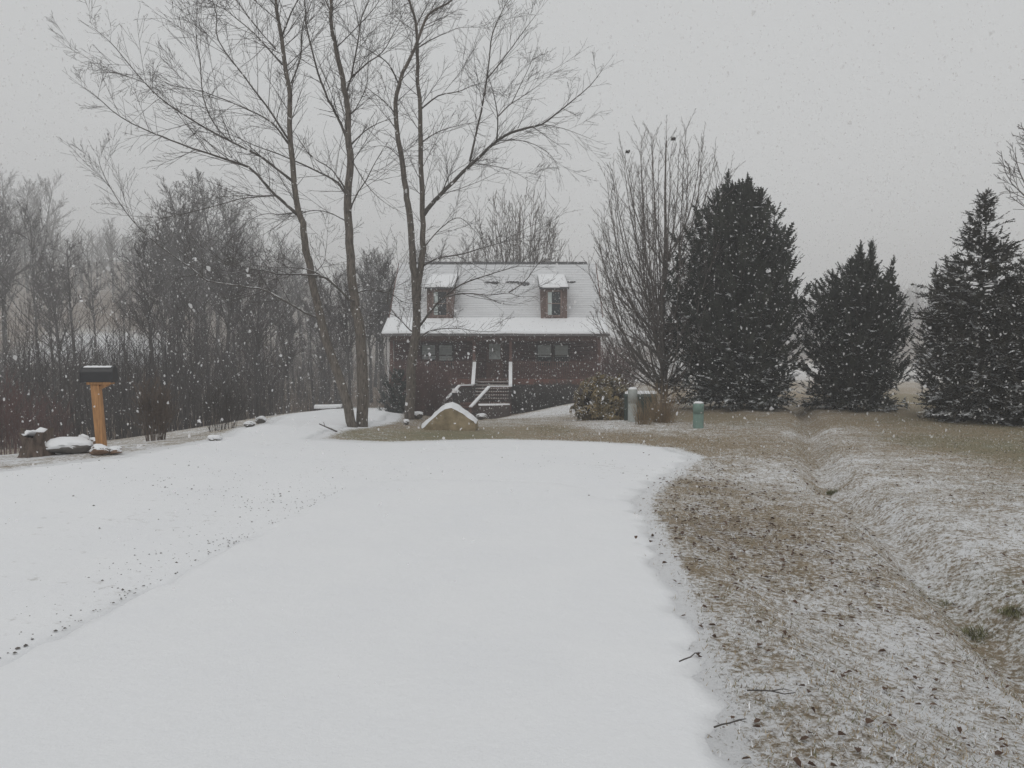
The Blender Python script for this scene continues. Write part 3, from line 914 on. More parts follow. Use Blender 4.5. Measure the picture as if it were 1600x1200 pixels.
traced_tree('bare_tree', 'upright bare tree on the right of the trunk pair beside the snowy drive', 20.3,
    [([(566, 673), (567, 607), (565, 553), (561, 513), (553, 468), (549, 420), (545, 360), (543, 308), (548, 252), (544, 217), (543, 175), (539, 140), (529, 94), (523, 66), (516, 28), (518, 0), (515, -80), (520, -180), (516, -260)], .148, .016, .42)],
    [([(543, 310), (537, 297), (520, 280), (478, 259), (436, 241), (397, 227), (359, 210), (320, 202)], .05, .006),
     ([(540, 298), (520, 266), (488, 245), (471, 224), (460, 207), (440, 195)], .032, .006),
     ([(546, 228), (534, 196), (520, 168), (502, 129), (488, 80), (478, 35), (476, 0), (470, -60), (460, -140)], .05, .01),
     ([(543, 178), (555, 171), (572, 136), (575, 105), (577, 70)], .022, .006),
     ([(540, 145), (548, 122), (558, 70), (565, 28), (576, 0), (590, -60)], .036, .008),
     ([(550, 225), (570, 205), (592, 192), (615, 185)], .028, .006),
     ([(549, 120), (575, 98), (597, 82), (615, 52), (630, 20)], .03, .006),
     ([(545, 335), (555, 308), (573, 280), (587, 252), (601, 230)], .03, .006),
     ([(549, 248), (569, 283), (594, 311), (622, 329)], .02, .005),
     ([(540, 345), (510, 331), (481, 330), (455, 345)], .022, .006),
     ([(556, 470), (545, 468), (521, 444), (500, 431), (460, 429), (431, 428), (405, 421), (366, 426), (335, 436)], .05, .007),
     ([(521, 444), (490, 424), (450, 417), (420, 418), (385, 410)], .026, .006),
     ([(559, 457), (572, 453), (593, 455), (612, 460), (628, 471), (642, 474)], .028, .006),
     ([(518, 20), (500, -20), (480, -80)], .03, .008), ([(516, -60), (550, -110), (570, -170)], .03, .008),
     ([(525, 75), (560, 40), (590, 5), (605, -40)], .022, .006)], 12)
traced_tree('bare_tree', 'twin stemmed bare tree with a long limb reaching right, in front of the cabin', 23.6,
    [([(640, 660), (641, 620), (644, 561), (650, 524), (651, 497), (649, 440), (645, 407), (644, 380), (639, 332), (634, 297), (629, 252), (622, 217), (618, 175), (622, 136), (636, 101), (650, 70), (664, 31), (681, 14), (706, 0), (730, -50)], .145, .018, .5),
     ([(652, 470), (654, 440), (660, 400), (661, 380), (660, 332), (657, 227), (657, 168), (653, 129), (652, 84), (650, 35), (639, 0), (630, -70), (636, -160)], .105, .018, .3)],
    [([(661, 336), (672, 322), (699, 294), (734, 259), (776, 220), (811, 203), (846, 194), (881, 168), (923, 133), (944, 105)], .095, .008),
     ([(846, 194), (881, 201), (923, 217)], .02, .005),
     ([(776, 220), (778, 185), (772, 150), (764, 122)], .03, .01),
     ([(734, 252), (744, 210), (755, 157), (762, 115), (767, 66), (776, 35), (793, 0), (805, -40)], .045, .01),
     ([(762, 122), (790, 87), (821, 45), (842, 17)], .026, .006),
     ([(778, 182), (795, 165), (811, 154), (835, 138), (860, 119)], .028, .006),
     ([(800, 160), (822, 115), (835, 85)], .018, .005),
     ([(776, 220), (811, 219), (846, 231), (866, 250), (874, 269)], .022, .005),
     ([(741, 256), (772, 259), (804, 269), (825, 282)], .022, .005),
     ([(668, 326), (690, 300), (702, 275), (725, 258), (760, 240)], .026, .006),
     ([(657, 171), (685, 150), (716, 143), (735, 135), (755, 129)], .035, .007),
     ([(655, 224), (685, 206), (712, 197), (741, 191)], .028, .006),
     ([(650, 77), (670, 64), (695, 52), (715, 44), (730, 42)], .03, .006),
     ([(619, 180), (604, 162), (590, 150), (573, 137), (560, 125)], .03, .006),
     ([(622, 130), (608, 101), (590, 87), (570, 75), (555, 66)], .032, .007),
     ([(660, 417), (680, 405), (720, 397), (755, 387), (780, 380), (815, 372), (842, 364)], .04, .006),
     ([(664, 385), (681, 364), (702, 346), (720, 341), (741, 360), (760, 385)], .03, .006),
     ([(652, 515), (670, 490), (690, 467), (720, 445), (755, 432), (787, 422), (810, 416), (837, 417)], .05, .008),
     ([(690, 466), (725, 458), (760, 461), (795, 458), (810, 463), (832, 463)], .034, .006),
     ([(795, 457), (820, 440), (837, 417), (857, 392), (866, 370)], .026, .005),
     ([(655, 530), (665, 520), (680, 515), (715, 513), (742, 517), (775, 518), (785, 511)], .03, .006),
     ([(713, 513), (715, 500), (708, 492), (706, 478)], .016, .006),
     ([(650, 520), (641, 516), (623, 497), (604, 488), (591, 495), (575, 510)], .035, .008),
     ([(620, 495), (605, 470), (615, 440), (632, 405), (640, 385)], .024, .006),
     ([(651, 40), (668, 5), (690, -40)], .03, .008), ([(636, -60), (600, -110), (580, -150)], .025, .008),
     ([(628, 250), (610, 232), (590, 228), (570, 235)], .022, .005)], 13)

# two pear trees: many steep branches in an egg shaped crown
def pear_tree(label, base, Hh, half, seed, n0=46, dens=1.0):
    rng = random.Random(seed)
    root = thing('bare_pear_tree', label, 'tree', base)
    tm, cm = MB(), MB()
    trunk = [Vector((0, 0, -.1)), Vector((.03, 0, Hh*.1)), Vector((-.04, .05, Hh*.3)), Vector((.03, 0, Hh*.55)), Vector((0, .03, Hh*.8)), Vector((.03, 0, Hh*.97))]
    rad = [Hh*.015, Hh*.0125, Hh*.009, Hh*.006, Hh*.0035, .008]
    trunk, rad = smooth_pts(trunk, rad, 4)
    tm.tube(trunk, rad, 10)
    P = dict(seg=Hh*.045, wig=.08, up=.03, rmin=.0042*max(1, (Hh/8.75)**2), n=[13, 4], t0=.12, ang=.46, ratio=.27, lv=2, r3=.02)
    for k in range(n0):
        u = .27+.72*((k+.5)/n0)**.9
        zt = Hh*u
        z0 = Hh*rng.uniform(.10, .19) if u < .45 else zt*rng.uniform(.25, .66)
        t = z0/Hh
        i = min(t/.97*(len(trunk)-1), len(trunk)-1.01); b = trunk[int(i)].lerp(trunk[int(i)+1], i-int(i))
        az = k*2.39996 + rng.uniform(-.4, .4)
        v = (u-.46)/.55 if u > .46 else (.46-u)/.34
        env = half*.84*(max(0, 1-v**2.7))**.55*rng.uniform(.45, 1.0)**.5
        tgt = Vector((math.cos(az)*env, math.sin(az)*env, zt))
        # curve: outward first, then upright
        mid = b.lerp(tgt, .45); mid.x += (tgt.x-b.x)*.22; mid.y += (tgt.y-b.y)*.22; mid.z -= .05*(tgt.z-b.z)
        pts, rd = smooth_pts([b, mid, tgt], [Hh*.0036*(1.25-t), Hh*.0022, P['rmin']], 4)
        for q_ in range(1, len(pts)):
            pts[q_] = pts[q_]+Vector((rng.gauss(0, .02), rng.gauss(0, .02), rng.gauss(0, .02)))*Hh*.12
        cm.tube(pts, rd, 5)
        L = (tgt-b).length
        nn = int(7+L*3.4*9/Hh)
        for c_ in range(nn):
            f = .14+.86*(c_+rng.random())/nn
            xq = f*(len(pts)-1); iq = min(int(xq), len(pts)-2)
            bb = pts[iq].lerp(pts[iq+1], xq-iq); dd = (pts[iq+1]-pts[iq]).normalized()
            s_ = Vector((rng.gauss(0, 1), rng.gauss(0, 1), rng.gauss(0, 1))); s_ = (s_-dd*s_.dot(dd)).normalized()
            a_ = rng.uniform(.3, .62)
            grow(cm, bb, dd*math.cos(a_)+s_*math.sin(a_), Hh*rng.uniform(.05, .15)*(1.25-.7*f), P['rmin']*1.35, 1, rng, P)
    part('trunk', tm, M_PEAR, root, True)
    part('crown', cm, M_PEAR, root, True)
    return root
p = unproj(1036, 652, 28.3); pear = pear_tree('egg shaped bare tree between the cabin and the tallest evergreen', (p.x, p.y, h1(p.x, p.y)), 9.6, 3.35, 21, 96)
p = unproj(812, 600, 62); pear_tree('rounded bare tree rising behind the cabin roof', (p.x, p.y, h1(p.x, p.y)), 15.4, 5.2, 22, 90)
# two old nests in the pear crown
for k, (px, py) in enumerate([(981, 237), (1052, 217)]):
    q = unproj(px, py, 28.2)
    mb = MB(); rg = random.Random(k)
    for j in range(60):
        a = rg.uniform(0, 6.28); r = rg.uniform(.01, .05); z = rg.uniform(-.035, .03)
        c = Vector((math.cos(a)*r, math.sin(a)*r, z)); d = Vector((-math.sin(a), math.cos(a), rg.uniform(-.5, .5)))*.07
        mb.tube([c-d, c, c+d], [.006, .007, .005], 3)
    o = link('bird_nest', mb.mesh('bird_nest', M_TWIG), None, q)
    tag(o, ['old twig nest near the top left of the egg shaped bare tree', 'old twig nest near the very top of the egg shaped bare tree'][k], 'nest', 'nests in the bare tree')

# ------------------------------------------------------------------ evergreens
def spray(mb, p, d, L, rng, wid=.3, n=5):
    """flat feathery frond"""
    d = d.normalized()
    s = d.cross(Vector((rng.uniform(-.5, .5), rng.uniform(-.5, .5), 1)))
    s = s.normalized() if s.length > 1e-4 else Vector((1, 0, 0))
    u = s.cross(d)
    cur = rng.uniform(-.12, .2)
    b = len(mb.v)
    sp = [p + d*(L*i/n) + u*(cur*L*(i/n)**2) for i in range(n+1)]
    hw = L*.035
    for i in range(n):
        a, c = sp[i], sp[i+1]
        wl = L*wid*(1-.75*i/n)*rng.uniform(.75, 1.2)
        for sg in (-1, 1):
            tip = a + d*(wl*.9) + s*(sg*wl) + u*rng.uniform(-.06, .06)*L
            mb.add([a-d*hw, tip, c], [(0, 1, 2)])
    mb.add([sp[-2]-s*hw*1.5, sp[-2]+s*hw*1.5, sp[-1]+d*L*.1], [(0, 1, 2)])

def conifer(name, label, px, py, Y, Hh, prof, seed, mat, nb=420, up=.75, droop=0, sprL=(.28, .5), inner=True, leaders=(), base_z=.05, step=.13, group=None):
    """prof: (height fraction, half width in metres) pairs"""
    rng = random.Random(seed)
    q = unproj(px, py, Y)
    root = thing(name, label, 'tree', (q.x, q.y, h1(q.x, q.y)), 0, group)
    hz = [a for a, _ in prof]; hw = [b for _, b in prof]
    tm, cm, wm = MB(), MB(), MB()
    tp = [Vector((rng.gauss(0, .02), rng.gauss(0, .02), Hh*k/8 - .1*(k == 0))) for k in range(9)]
    tm.tube(tp, [Hh*.019*(1-.93*k/8) for k in range(9)], 8)
    for k in range(nb):
        t = base_z + (1-base_z)*(k/nb)**1.15*.985
        az = rng.uniform(0, 6.2832)
        Rr = float(np.interp(t, hz, hw))
        lump = 1 + .13*math.sin(az*3+seed)+.10*math.sin(az*5+t*11+seed*2) + rng.uniform(-.16, .10)
        L = max(.12, Rr*lump)
        ue = up*float(sstep(.0, .28, t)) - .12*(1-float(sstep(0, .2, t)))
        zb = max(.05*Hh, Hh*t - L*(ue*.55) + droop*L*.3)
        d = Vector((math.cos(az), math.sin(az), ue*(.55+.6*t) - droop))
        b = Vector((0, 0, zb))
        pts = [b]
        seg = 5; cur = b.copy(); dd = d.normalized()
        for i in range(seg):
            dd = (dd + Vector((0, 0, .10*ue + (.12*droop if i > 2 else 0)))).normalized()
            cur = cur + dd*(L*1.02/seg/max(.45, math.hypot(dd.x, dd.y))*.92); pts.append(cur.copy())
        wm.tube(pts, [max(.004, .011*L*(1-.8*i/seg)+.003) for i in range(seg+1)], 3)
        tot = sum((y_-x_).length for x_, y_ in zip(pts, pts[1:]))
        ns = max(4, int(tot/step))
        for j in range(ns):
            f = .25+.75*(j+rng.random())/ns if inner else .1+.9*(j+rng.random())/ns
            x = f*seg; i = min(int(x), seg-1)
            c = pts[i].lerp(pts[i+1], x-i); dr = (pts[i+1]-pts[i]).normalized()
            sd_ = Vector((rng.gauss(0, .55), rng.gauss(0, .55), rng.gauss(.12, .5) - droop*.5))
            spray(cm, c, dr*rng.uniform(.5, 1)+sd_, rng.uniform(*sprL)*(1.1-.35*f)*min(1, .5+L*.6), rng)
        spray(cm, pts[-1]-dd*.08, dd, rng.uniform(*sprL)*min(1, .45+L*.5), rng)
    for dx, dy, zb, zt in leaders:                     # secondary leaders that break the outline
        a, c = Vector((dx*.7, dy*.7, zb)), Vector((dx, dy, zt))
        wm.tube([a, a.lerp(c, .5), c], [.02, .014, .005], 4)
        m = int((zt-zb)/.022)
        for k in range(m):
            f = (k+rng.random())/m; az = rng.uniform(0, 6.283)
            spray(cm, a.lerp(c, f), Vector((math.cos(az), math.sin(az), rng.uniform(.7, 1.6))), rng.uniform(.30, .55)*(1.15-.8*f), rng)
        spray(cm, c-Vector((0, 0, .1)), Vector((.05, 0, 1)), .3, rng)
    part('trunk', tm, M_LIMB, root, True)
    part('branches', wm, M_LIMB, root, True, kind='stuff')
    part('foliage', cm, mat, root, kind='stuff')
    return root
def pm(px, Y): return px/F*Y
Y = 27
conifer('evergreen_tree', 'tallest and widest dark evergreen, just right of the egg shaped bare tree', 1152, 637, Y, 7.15,
        [(0, pm(84, Y)), (.2, pm(110, Y)), (.4, pm(106, Y)), (.6, pm(82, Y)), (.8, pm(50, Y)), (.93, pm(24, Y)), (1, .08)], 31, M_CYP, 600, .85, 0, (.30, .55), True,
        [(pm(-22, Y), -.2, 5.6, 7.5), (pm(12, Y), .1, 6.2, 7.45), (pm(-38, Y), .1, 5.6, 6.7), (pm(30, Y), -.2, 5.4, 6.5)], .0)
Y = 26.5
conifer('evergreen_tree', 'middle sized round dark evergreen with a ragged three pointed top', 1336, 642, Y, 4.9,
        [(0, pm(62, Y)), (.18, pm(84, Y)), (.42, pm(82, Y)), (.60, pm(64, Y)), (.74, pm(44, Y)), (.86, pm(24, Y)), (.95, pm(8, Y)), (1, .06)], 32, M_CYP, 440, .8, 0, (.28, .48), True,
        [(pm(-2, Y), -.2, 4.0, 5.2), (pm(24, Y), .1, 4.0, 5.35), (pm(55, Y), 0, 3.4, 4.75), (pm(-42, Y), -.1, 3.0, 4.3), (pm(-66, Y), 0, 2.7, 3.9)], .0)
Y = 21.5
conifer('spruce_tree', 'pointed brownish green spruce with open layered branches at the right', 1530, 662, Y, 5.95,
        [(0, pm(74, Y)), (.15, pm(88, Y)), (.4, pm(84, Y)), (.6, pm(76, Y)), (.70, pm(56, Y)), (.8, pm(36, Y)), (.9, pm(20, Y)), (1, .05)], 33, M_SPR, 330, .35, .24, (.26, .46), True, [], .0, .10)
Y = 23.5
conifer('evergreen_tree', 'low shaggy evergreen just left of the pointed spruce', 1478, 648, Y, 4.25,
        [(0, pm(30, Y)), (.2, pm(48, Y)), (.5, pm(48, Y)), (.75, pm(34, Y)), (.92, pm(16, Y)), (1, .06)], 34, M_SPR, 230, .6, .1, (.26, .44), True,
        [(pm(-22, Y), 0, 3.0, 4.15), (pm(14, Y), .1, 3.2, 4.5)], .0)
Y = 20.5
conifer('spruce_tree', 'dark spruce cut off by the right edge of the photograph', 1618, 668, Y, 4.6,
        [(0, pm(74, Y)), (.15, pm(86, Y)), (.45, pm(78, Y)), (.7, pm(44, Y)), (.9, pm(18, Y)), (1, .05)], 35, M_SPR, 270, .4, .22, (.26, .46), True, [], .0, .11)
# juniper beside the porch
conifer('juniper_bush', 'rounded grey green juniper at the left corner of the cabin', 622, 656, 30, 1.85,
        [(0, .45), (.25, .66), (.5, .66), (.75, .46), (.92, .2), (1, .05)], 36, M_HOLLY, 150, .8, 0, (.16, .30), True, [], .04, .11)

# ------------------------------------------------------------------ bare woods on the left
def wood_proto(seed, Hh, spreadk, fork):
    rng = random.Random(seed)
    tm, cm = MB(), MB()
    d = Vector((rng.uniform(-.06, .06), rng.uniform(-.06, .06), 1)).normalized()
    pts = [Vector((0, 0, -.3))]
    n = 9
    for k in range(n):
        d = (d + Vector((rng.uniform(-.06, .06), rng.uniform(-.06, .06), .05))).normalized()
        pts.append(pts[-1] + d*Hh*.92/n)
    r0 = Hh*.0115
    rad = [r0*(1-.9*(k/n)) + .012 for k in range(n+1)]
    tm.tube(pts, rad, 7)
    P = dict(seg=Hh*.05, wig=.13, up=.07, rmin=.013, n=[8, 6], t0=.18, ang=.62, ratio=.46, lv=2, r3=.05)
    nbr = 26
    for k in range(nbr):
        t = fork + (1-fork)*(k+rng.random())/nbr
        x = t*n; i = min(int(x), n-1)
        b = pts[i].lerp(pts[i+1], x-i)
        az = rng.uniform(0, 6.283)
        el = rng.uniform(.45, 1.2)
        L = Hh*spreadk*(1.15-.75*t)*rng.uniform(.7, 1.15)
        grow(cm, b, Vector((math.cos(az)*math.cos(el), math.sin(az)*math.cos(el), math.sin(el))), L, max(.016, rad[i]*.5), 0, rng, P)
    return tm.mesh('trunk', M_WOODB, True), cm.mesh('crown', M_WOODT, True)
protos = [(16, wood_proto(101+k, 16, [.34, .28, .38, .30, .24, .33, .40, .27][k], [.38, .5, .33, .42, .55, .3, .3, .45][k])) for k in range(8)]
def wood_tree(x, y, Hh, k, rz, label, group=None, wide=1.0):
    h0, (tme, cme) = protos[k]
    root = thing('bare_tree', label, 'tree', (x, y, h1(x, y)), rz, group)
    s = Hh/h0
    for nm, me_ in (('trunk', tme), ('crown', cme)):
        o = link(nm, me_, root); o.scale = (s*wide, s*wide, s)
    return root
sky_x = [-60, 0, 60, 100, 130, 170, 215, 260, 300, 350, 400, 440, 500, 560, 620, 700]
sky_y = [285, 275, 275, 300, 370, 345, 330, 285, 275, 285, 320, 350, 365, 370, 385, 400]
rw = random.Random(77)
def wood_label(px, Yd):
    far = 'pale far' if Yd > 78 else ('dark slender' if Yd > 44 else 'near dark-stemmed')
    where = ('left of the mailbox' if px < 130 else 'behind and just right of the mailbox' if px < 260 else 'behind the drive between mailbox and trunk pair' if px < 430
             else 'behind the trunk pair' if px < 585 else 'beside the left end of the cabin')
    return f'{far} bare tree in the woods {where}', f'{far} bare trees {where}'
# a few that stand out
for px, Yd, ty, k, lab, wd in [(12, 165, 262, 6, 'tall bare tree with a wide crown at the left edge', 1.0), (75, 150, 268, 2, 'tall bare tree with a round crown, second from the left edge', 1.0),
                               (182, 150, 335, 4, 'narrow bare tree right of the gap in the hazy skyline', .9), (262, 82, 272, 5, 'bare tree whose crown top rises highest behind the long low limb', 1.0),
                               (338, 78, 262, 0, 'broad bare tree crown behind the upper limbs of the leaning tree', 1.0), (88, 60, 405, 3, 'dark mid height bare tree above the mailbox clearing', 1.0)]:
    q = unproj(px, 600, Yd); top = unproj(px, ty, Yd).z
    wood_tree(q.x, q.y, top - h1(q.x, q.y), k, rw.uniform(0, 6), lab, None, wd)
for n in range(84):
    px = -50 + 690*(n+rw.random())/84
    Yd = rw.choice([rw.uniform(40, 60), rw.uniform(60, 95), rw.uniform(85, 125)])
    if px < 235: Yd = rw.choice([rw.uniform(58, 80), rw.uniform(140, 200), rw.uniform(140, 200)])
    elif n % 6 == 0: Yd = rw.uniform(31, 40)
    if px > 560: Yd = max(Yd, 62)
    ty = float(np.interp(px, sky_x, sky_y)) + rw.choice([8, 30, 60, 100])*rw.uniform(.4, 1.2)
    if Yd < 60: ty += 45
    q = unproj(px, 600, Yd); top = unproj(px, ty, Yd).z
    wood_tree(q.x, q.y, max(6, top - h1(q.x, q.y)), rw.randrange(8), rw.uniform(0, 6.28), *wood_label(px, Yd), rw.uniform(.8, 1.15))
for px, Yd, ty, lab in [(690, 75, 385, 'hazy bare tree behind the ridge right of the twin stemmed tree'), (730, 84, 375, 'hazy bare tree behind the ridge just left of the rounded tree'), (655, 80, 372, 'hazy bare tree behind the left end of the cabin ridge')]:
    q = unproj(px, 600, Yd); top = unproj(px, ty, Yd).z
    wood_tree(q.x, q.y, top - h1(q.x, q.y), rw.randrange(8), rw.uniform(0, 6), lab, 'bare trees behind the ridge')
# bare tree leaning in at the upper right
q = unproj(1614, 640, 34); top = unproj(1600, 60, 34).z
wood_tree(q.x, q.y, top-h1(q.x, q.y), 1, 2.1, 'pale bare tree half cut off at the upper right edge', None, .9)

# undergrowth: uncountable stems under the trees
def stems(name, label, spots, mat, hrange, seed, rb=.012, br=3, kind='stuff'):
    rng = random.Random(seed); mb = MB()
    for x, y in spots:
        z = h1(x, y) if False else None
    xs = np.array([s[0] for s in spots]); ys = np.array([s[1] for s in spots]); zs = H(xs, ys)
    for x, y, z in zip(xs, ys, zs):
        hh = rng.uniform(*hrange); a = rng.uniform(0, 6.28); l = rng.uniform(.0, .35)
        p0 = Vector((x, y, z-.05)); p1 = p0+Vector((math.cos(a)*l*hh*.4, math.sin(a)*l*hh*.4, hh*.55)); p2 = p0+Vector((math.cos(a)*l*hh, math.sin(a)*l*hh, hh))
        mb.tube([p0, p1, p2], [rb*rng.uniform(.8, 1.4), rb*.8, rb*.45], 3)
        for _ in range(br):
            t = rng.uniform(.25, .95); b = p0.lerp(p1, t*2) if t < .5 else p1.lerp(p2, t*2-1)
            a2 = rng.uniform(0, 6.28); L = hh*rng.uniform(.15, .4)
            e = b+Vector((math.cos(a2)*L*.7, math.sin(a2)*L*.7, L*.8)); m_ = b.lerp(e, .5)+Vector((0, 0, -.05*L))
            mb.tube([b, m_, e], [rb*.6, rb*.5, rb*.4], 3)
    o = link(name, mb.mesh(name, mat, True))
    return tag(o, label, None, None, kind)
sp = []
ru = random.Random(5)
while len(sp) < 4300:
    Yd = 24 + 75*ru.random()**1.3; px = ru.uniform(-60, 625)
    X = (px-800)/F*Yd
    if Yd < 34 and px > 430: continue
    if Yd < 27 and X > -9.5: continue
    if inside(np.array([X]), np.array([Yd]), DRIVE)[0]: continue
    if float(vnoise(X, Yd, .16, 6)) + ru.uniform(-.5, .9) < 0: continue
    if X > -7.2 and Yd > 42 and Yd < 58: continue
    sp.append((X, Yd))
stems('undergrowth', 'grey brown tangle of bare brush filling the floor of the woods', sp, M_WOODT, (.6, 4.6), 8, .011, 4)
# distant wooded slopes
sp = []
while len(sp) < 2600:
    if ru.random() < .5: X, Yd = ru.uniform(75, 330), ru.uniform(200, 345)
    else: X, Yd = ru.uniform(-360, -55), ru.uniform(130, 345)
    sp.append((X, Yd))
stems('far_wood', 'faint snowy grey forest on the distant slopes fading into the haze', sp, M_WOODT, (7, 12), 9, .12, 7)

# ------------------------------------------------------------------ shrubs
def shrub(name, label, x, y, hh, wd, n, mat, seed, group=None, cat='shrub', r=.006, lv=2, wig=.14, z=None):
    rng = random.Random(seed)
    root = thing(name, label, cat, (x, y, h1(x, y) if z is None else z), 0, group)
    mb = MB()
    P = dict(seg=hh*.2, wig=wig, up=.03, rmin=r*.5, n=[6, 4], t0=.2, ang=.55, ratio=.42, lv=lv, r3=.03)
    for k in range(n):
        az = rng.uniform(0, 6.28); rr = wd*.35*math.sqrt(rng.random())
        el = rng.uniform(.0, .55)
        d = Vector((math.cos(az)*math.sin(el)*wd/hh, math.sin(az)*math.sin(el)*wd/hh, math.cos(el)))
        grow(mb, Vector((math.cos(az)*rr, math.sin(az)*rr, -.03)), d, hh*rng.uniform(.6, 1.05), r, 0, rng, P)
    part('stems', mb, mat, root, True, kind='stuff')
    return root
def shrub_px(name, label, px, Yd, hp, wp, n, mat, seed, group=None, **k):
    q = unproj(px, 600, Yd)
    return shrub(name, label, q.x, Yd, hp/F*Yd, wp/F*Yd, n, mat, seed, group, **k)
shrub_px('bare_shrub', 'reddish bare shrub at the left edge behind the stump', 8, 16.5, 140, 90, 40, M_RED, 41)
shrub_px('bare_shrub', 'reddish brown bare shrub between the stump and the mailbox', 75, 19, 100, 70, 32, M_RED, 42)
shrub_px('bare_shrub', 'twiggy brown shrub right of the mailbox at the edge of the snow', 240, 15.4, 92, 44, 50, M_BROWN, 43)
shrub_px('bare_shrub', 'grey bare shrub above the two snow capped drive stones', 345, 20, 75, 60, 40, M_SHRUB, 44)
for k, (px, Yd, hp, wp, lab) in enumerate([(648, 33, 92, 34, 'reddish bare shrub between the juniper and the twin stemmed tree'), (676, 35, 88, 36, 'reddish bare shrub right of the twin stemmed tree, behind the boulder'), (688, 43.4, 60, 26, 'small reddish bare shrub beside the lower stair rail')]):
    shrub_px('bare_shrub', lab, px, Yd, hp, wp, 70, M_RED, 50+k, 'red shrubs along the porch', r=.013)
shrub_px('bare_shrub', 'mauve bare shrub at the right corner of the cabin behind the rhododendron', 965, 37, 92, 60, 90, M_RED, 55, r=.012)
for k, (px, lab) in enumerate([(818, 'low dark shrub under the porch nearest the stairs'), (848, 'low dark shrub under the middle of the right porch railing'), (878, 'low dark shrub under the porch nearest the rhododendron')]):
    shrub_px('bare_shrub', lab, px, 43.4, 42, 34, 80, M_SHRUB, 60+k, 'foundation shrubs right of the stairs', r=.014, z=h1((px-800)/F*43.4, 43.4))
# straw tufts by the pear trunk
def tuft(label, px, py, hp, wp, n, seed, group):
    X, Yd = ground_px(px, py)
    rng = random.Random(seed); hh, wd = hp/F*Yd, wp/F*Yd
    root = thing('dry_grass_clump', label, 'grass clump', (X, Yd, h1(X, Yd)), 0, group)
    mb = MB()
    for k in range(n):
        az = rng.uniform(0, 6.28); rr = wd*.45*rng.random()**.8; l = rng.uniform(.1, 1.1)
        b = Vector((math.cos(az)*rr, math.sin(az)*rr, -.02)); h = hh*rng.uniform(.3, 1.05)
        m_ = b+Vector((math.cos(az)*l*h*.25, math.sin(az)*l*h*.25, h*.6)); e = b+Vector((math.cos(az)*l*h*.6, math.sin(az)*l*h*.6, h))
        mb.tube([b, m_, e], [.0042, .0035, .002], 3)
    part('blades', mb, M_STRAW, root, True, kind='stuff')
tuft('tall rusty grass clump at the foot of the egg shaped bare tree', 1036, 660, 66, 40, 230, 71, 'dry grass by the utility box')
tuft('shorter rusty grass clump in front of the green utility box', 1006, 663, 44, 32, 130, 72, 'dry grass by the utility box')

# rhododendron: whorls of long drooping leaves
def rhododendron():
    X, Yd = ground_px(945, 652)
    Yd = 24.5; X = (948-800)/F*Yd
    rng = random.Random(81)
    root = thing('rhododendron_bush', 'wide olive leaved bush dusted with snow, left of the grey utility post', 'bush', (X, Yd, h1(X, Yd)))
    wm, cm = MB(), MB()
    hx, hz = pm(52, Yd), pm(72, Yd)
    for k in range(420):
        az = rng.uniform(0, 6.28); el = math.asin(rng.uniform(-.75, 1)); rr = rng.uniform(.55, 1.0)**.5
        lump = 1+.16*math.sin(az*4)+.1*math.sin(el*7+az)
        c = Vector((math.cos(az)*math.cos(el)*hx*rr*lump, math.sin(az)*math.cos(el)*hx*.9*rr*lump, hz*.38+math.sin(el)*hz*.60*rr*lump))
        c.z = max(.08, c.z)
        if k % 3 == 0: wm.tube([Vector((c.x*.15, c.y*.15, 0)), Vector((c.x*.6, c.y*.6, c.z*.55)), c], [.014, .01, .006], 3)
        ax = (Vector((c.x, c.y, c.z-hz*.3)).normalized()+Vector((0, 0, .5))).normalized()
        s0 = ax.orthogonal().normalized(); t0 = ax.cross(s0)
        nl = rng.randint(7, 10)
        for j in range(nl):
            a = 6.283*j/nl+rng.uniform(-.2, .2)
            o = s0*math.cos(a)+t0*math.sin(a)
            dr = rng.uniform(-.9, .35)
            d = (o+ax*dr+Vector((0, 0, -.35))).normalized()
            L = rng.uniform(.12, .20); wv = L*.17
            sd_ = d.cross(ax).normalized()*wv
            mid = c+d*L*.5+ax*.01; tip = c+d*L+Vector((0, 0, -.02))
            cm.add([c, mid-sd_, tip, mid+sd_], [(0, 1, 2, 3)])
    part('stems', wm, M_SHRUB, root, True, kind='stuff')
    part('leaves', cm, M_RHODO, root, kind='stuff')
rhododendron()

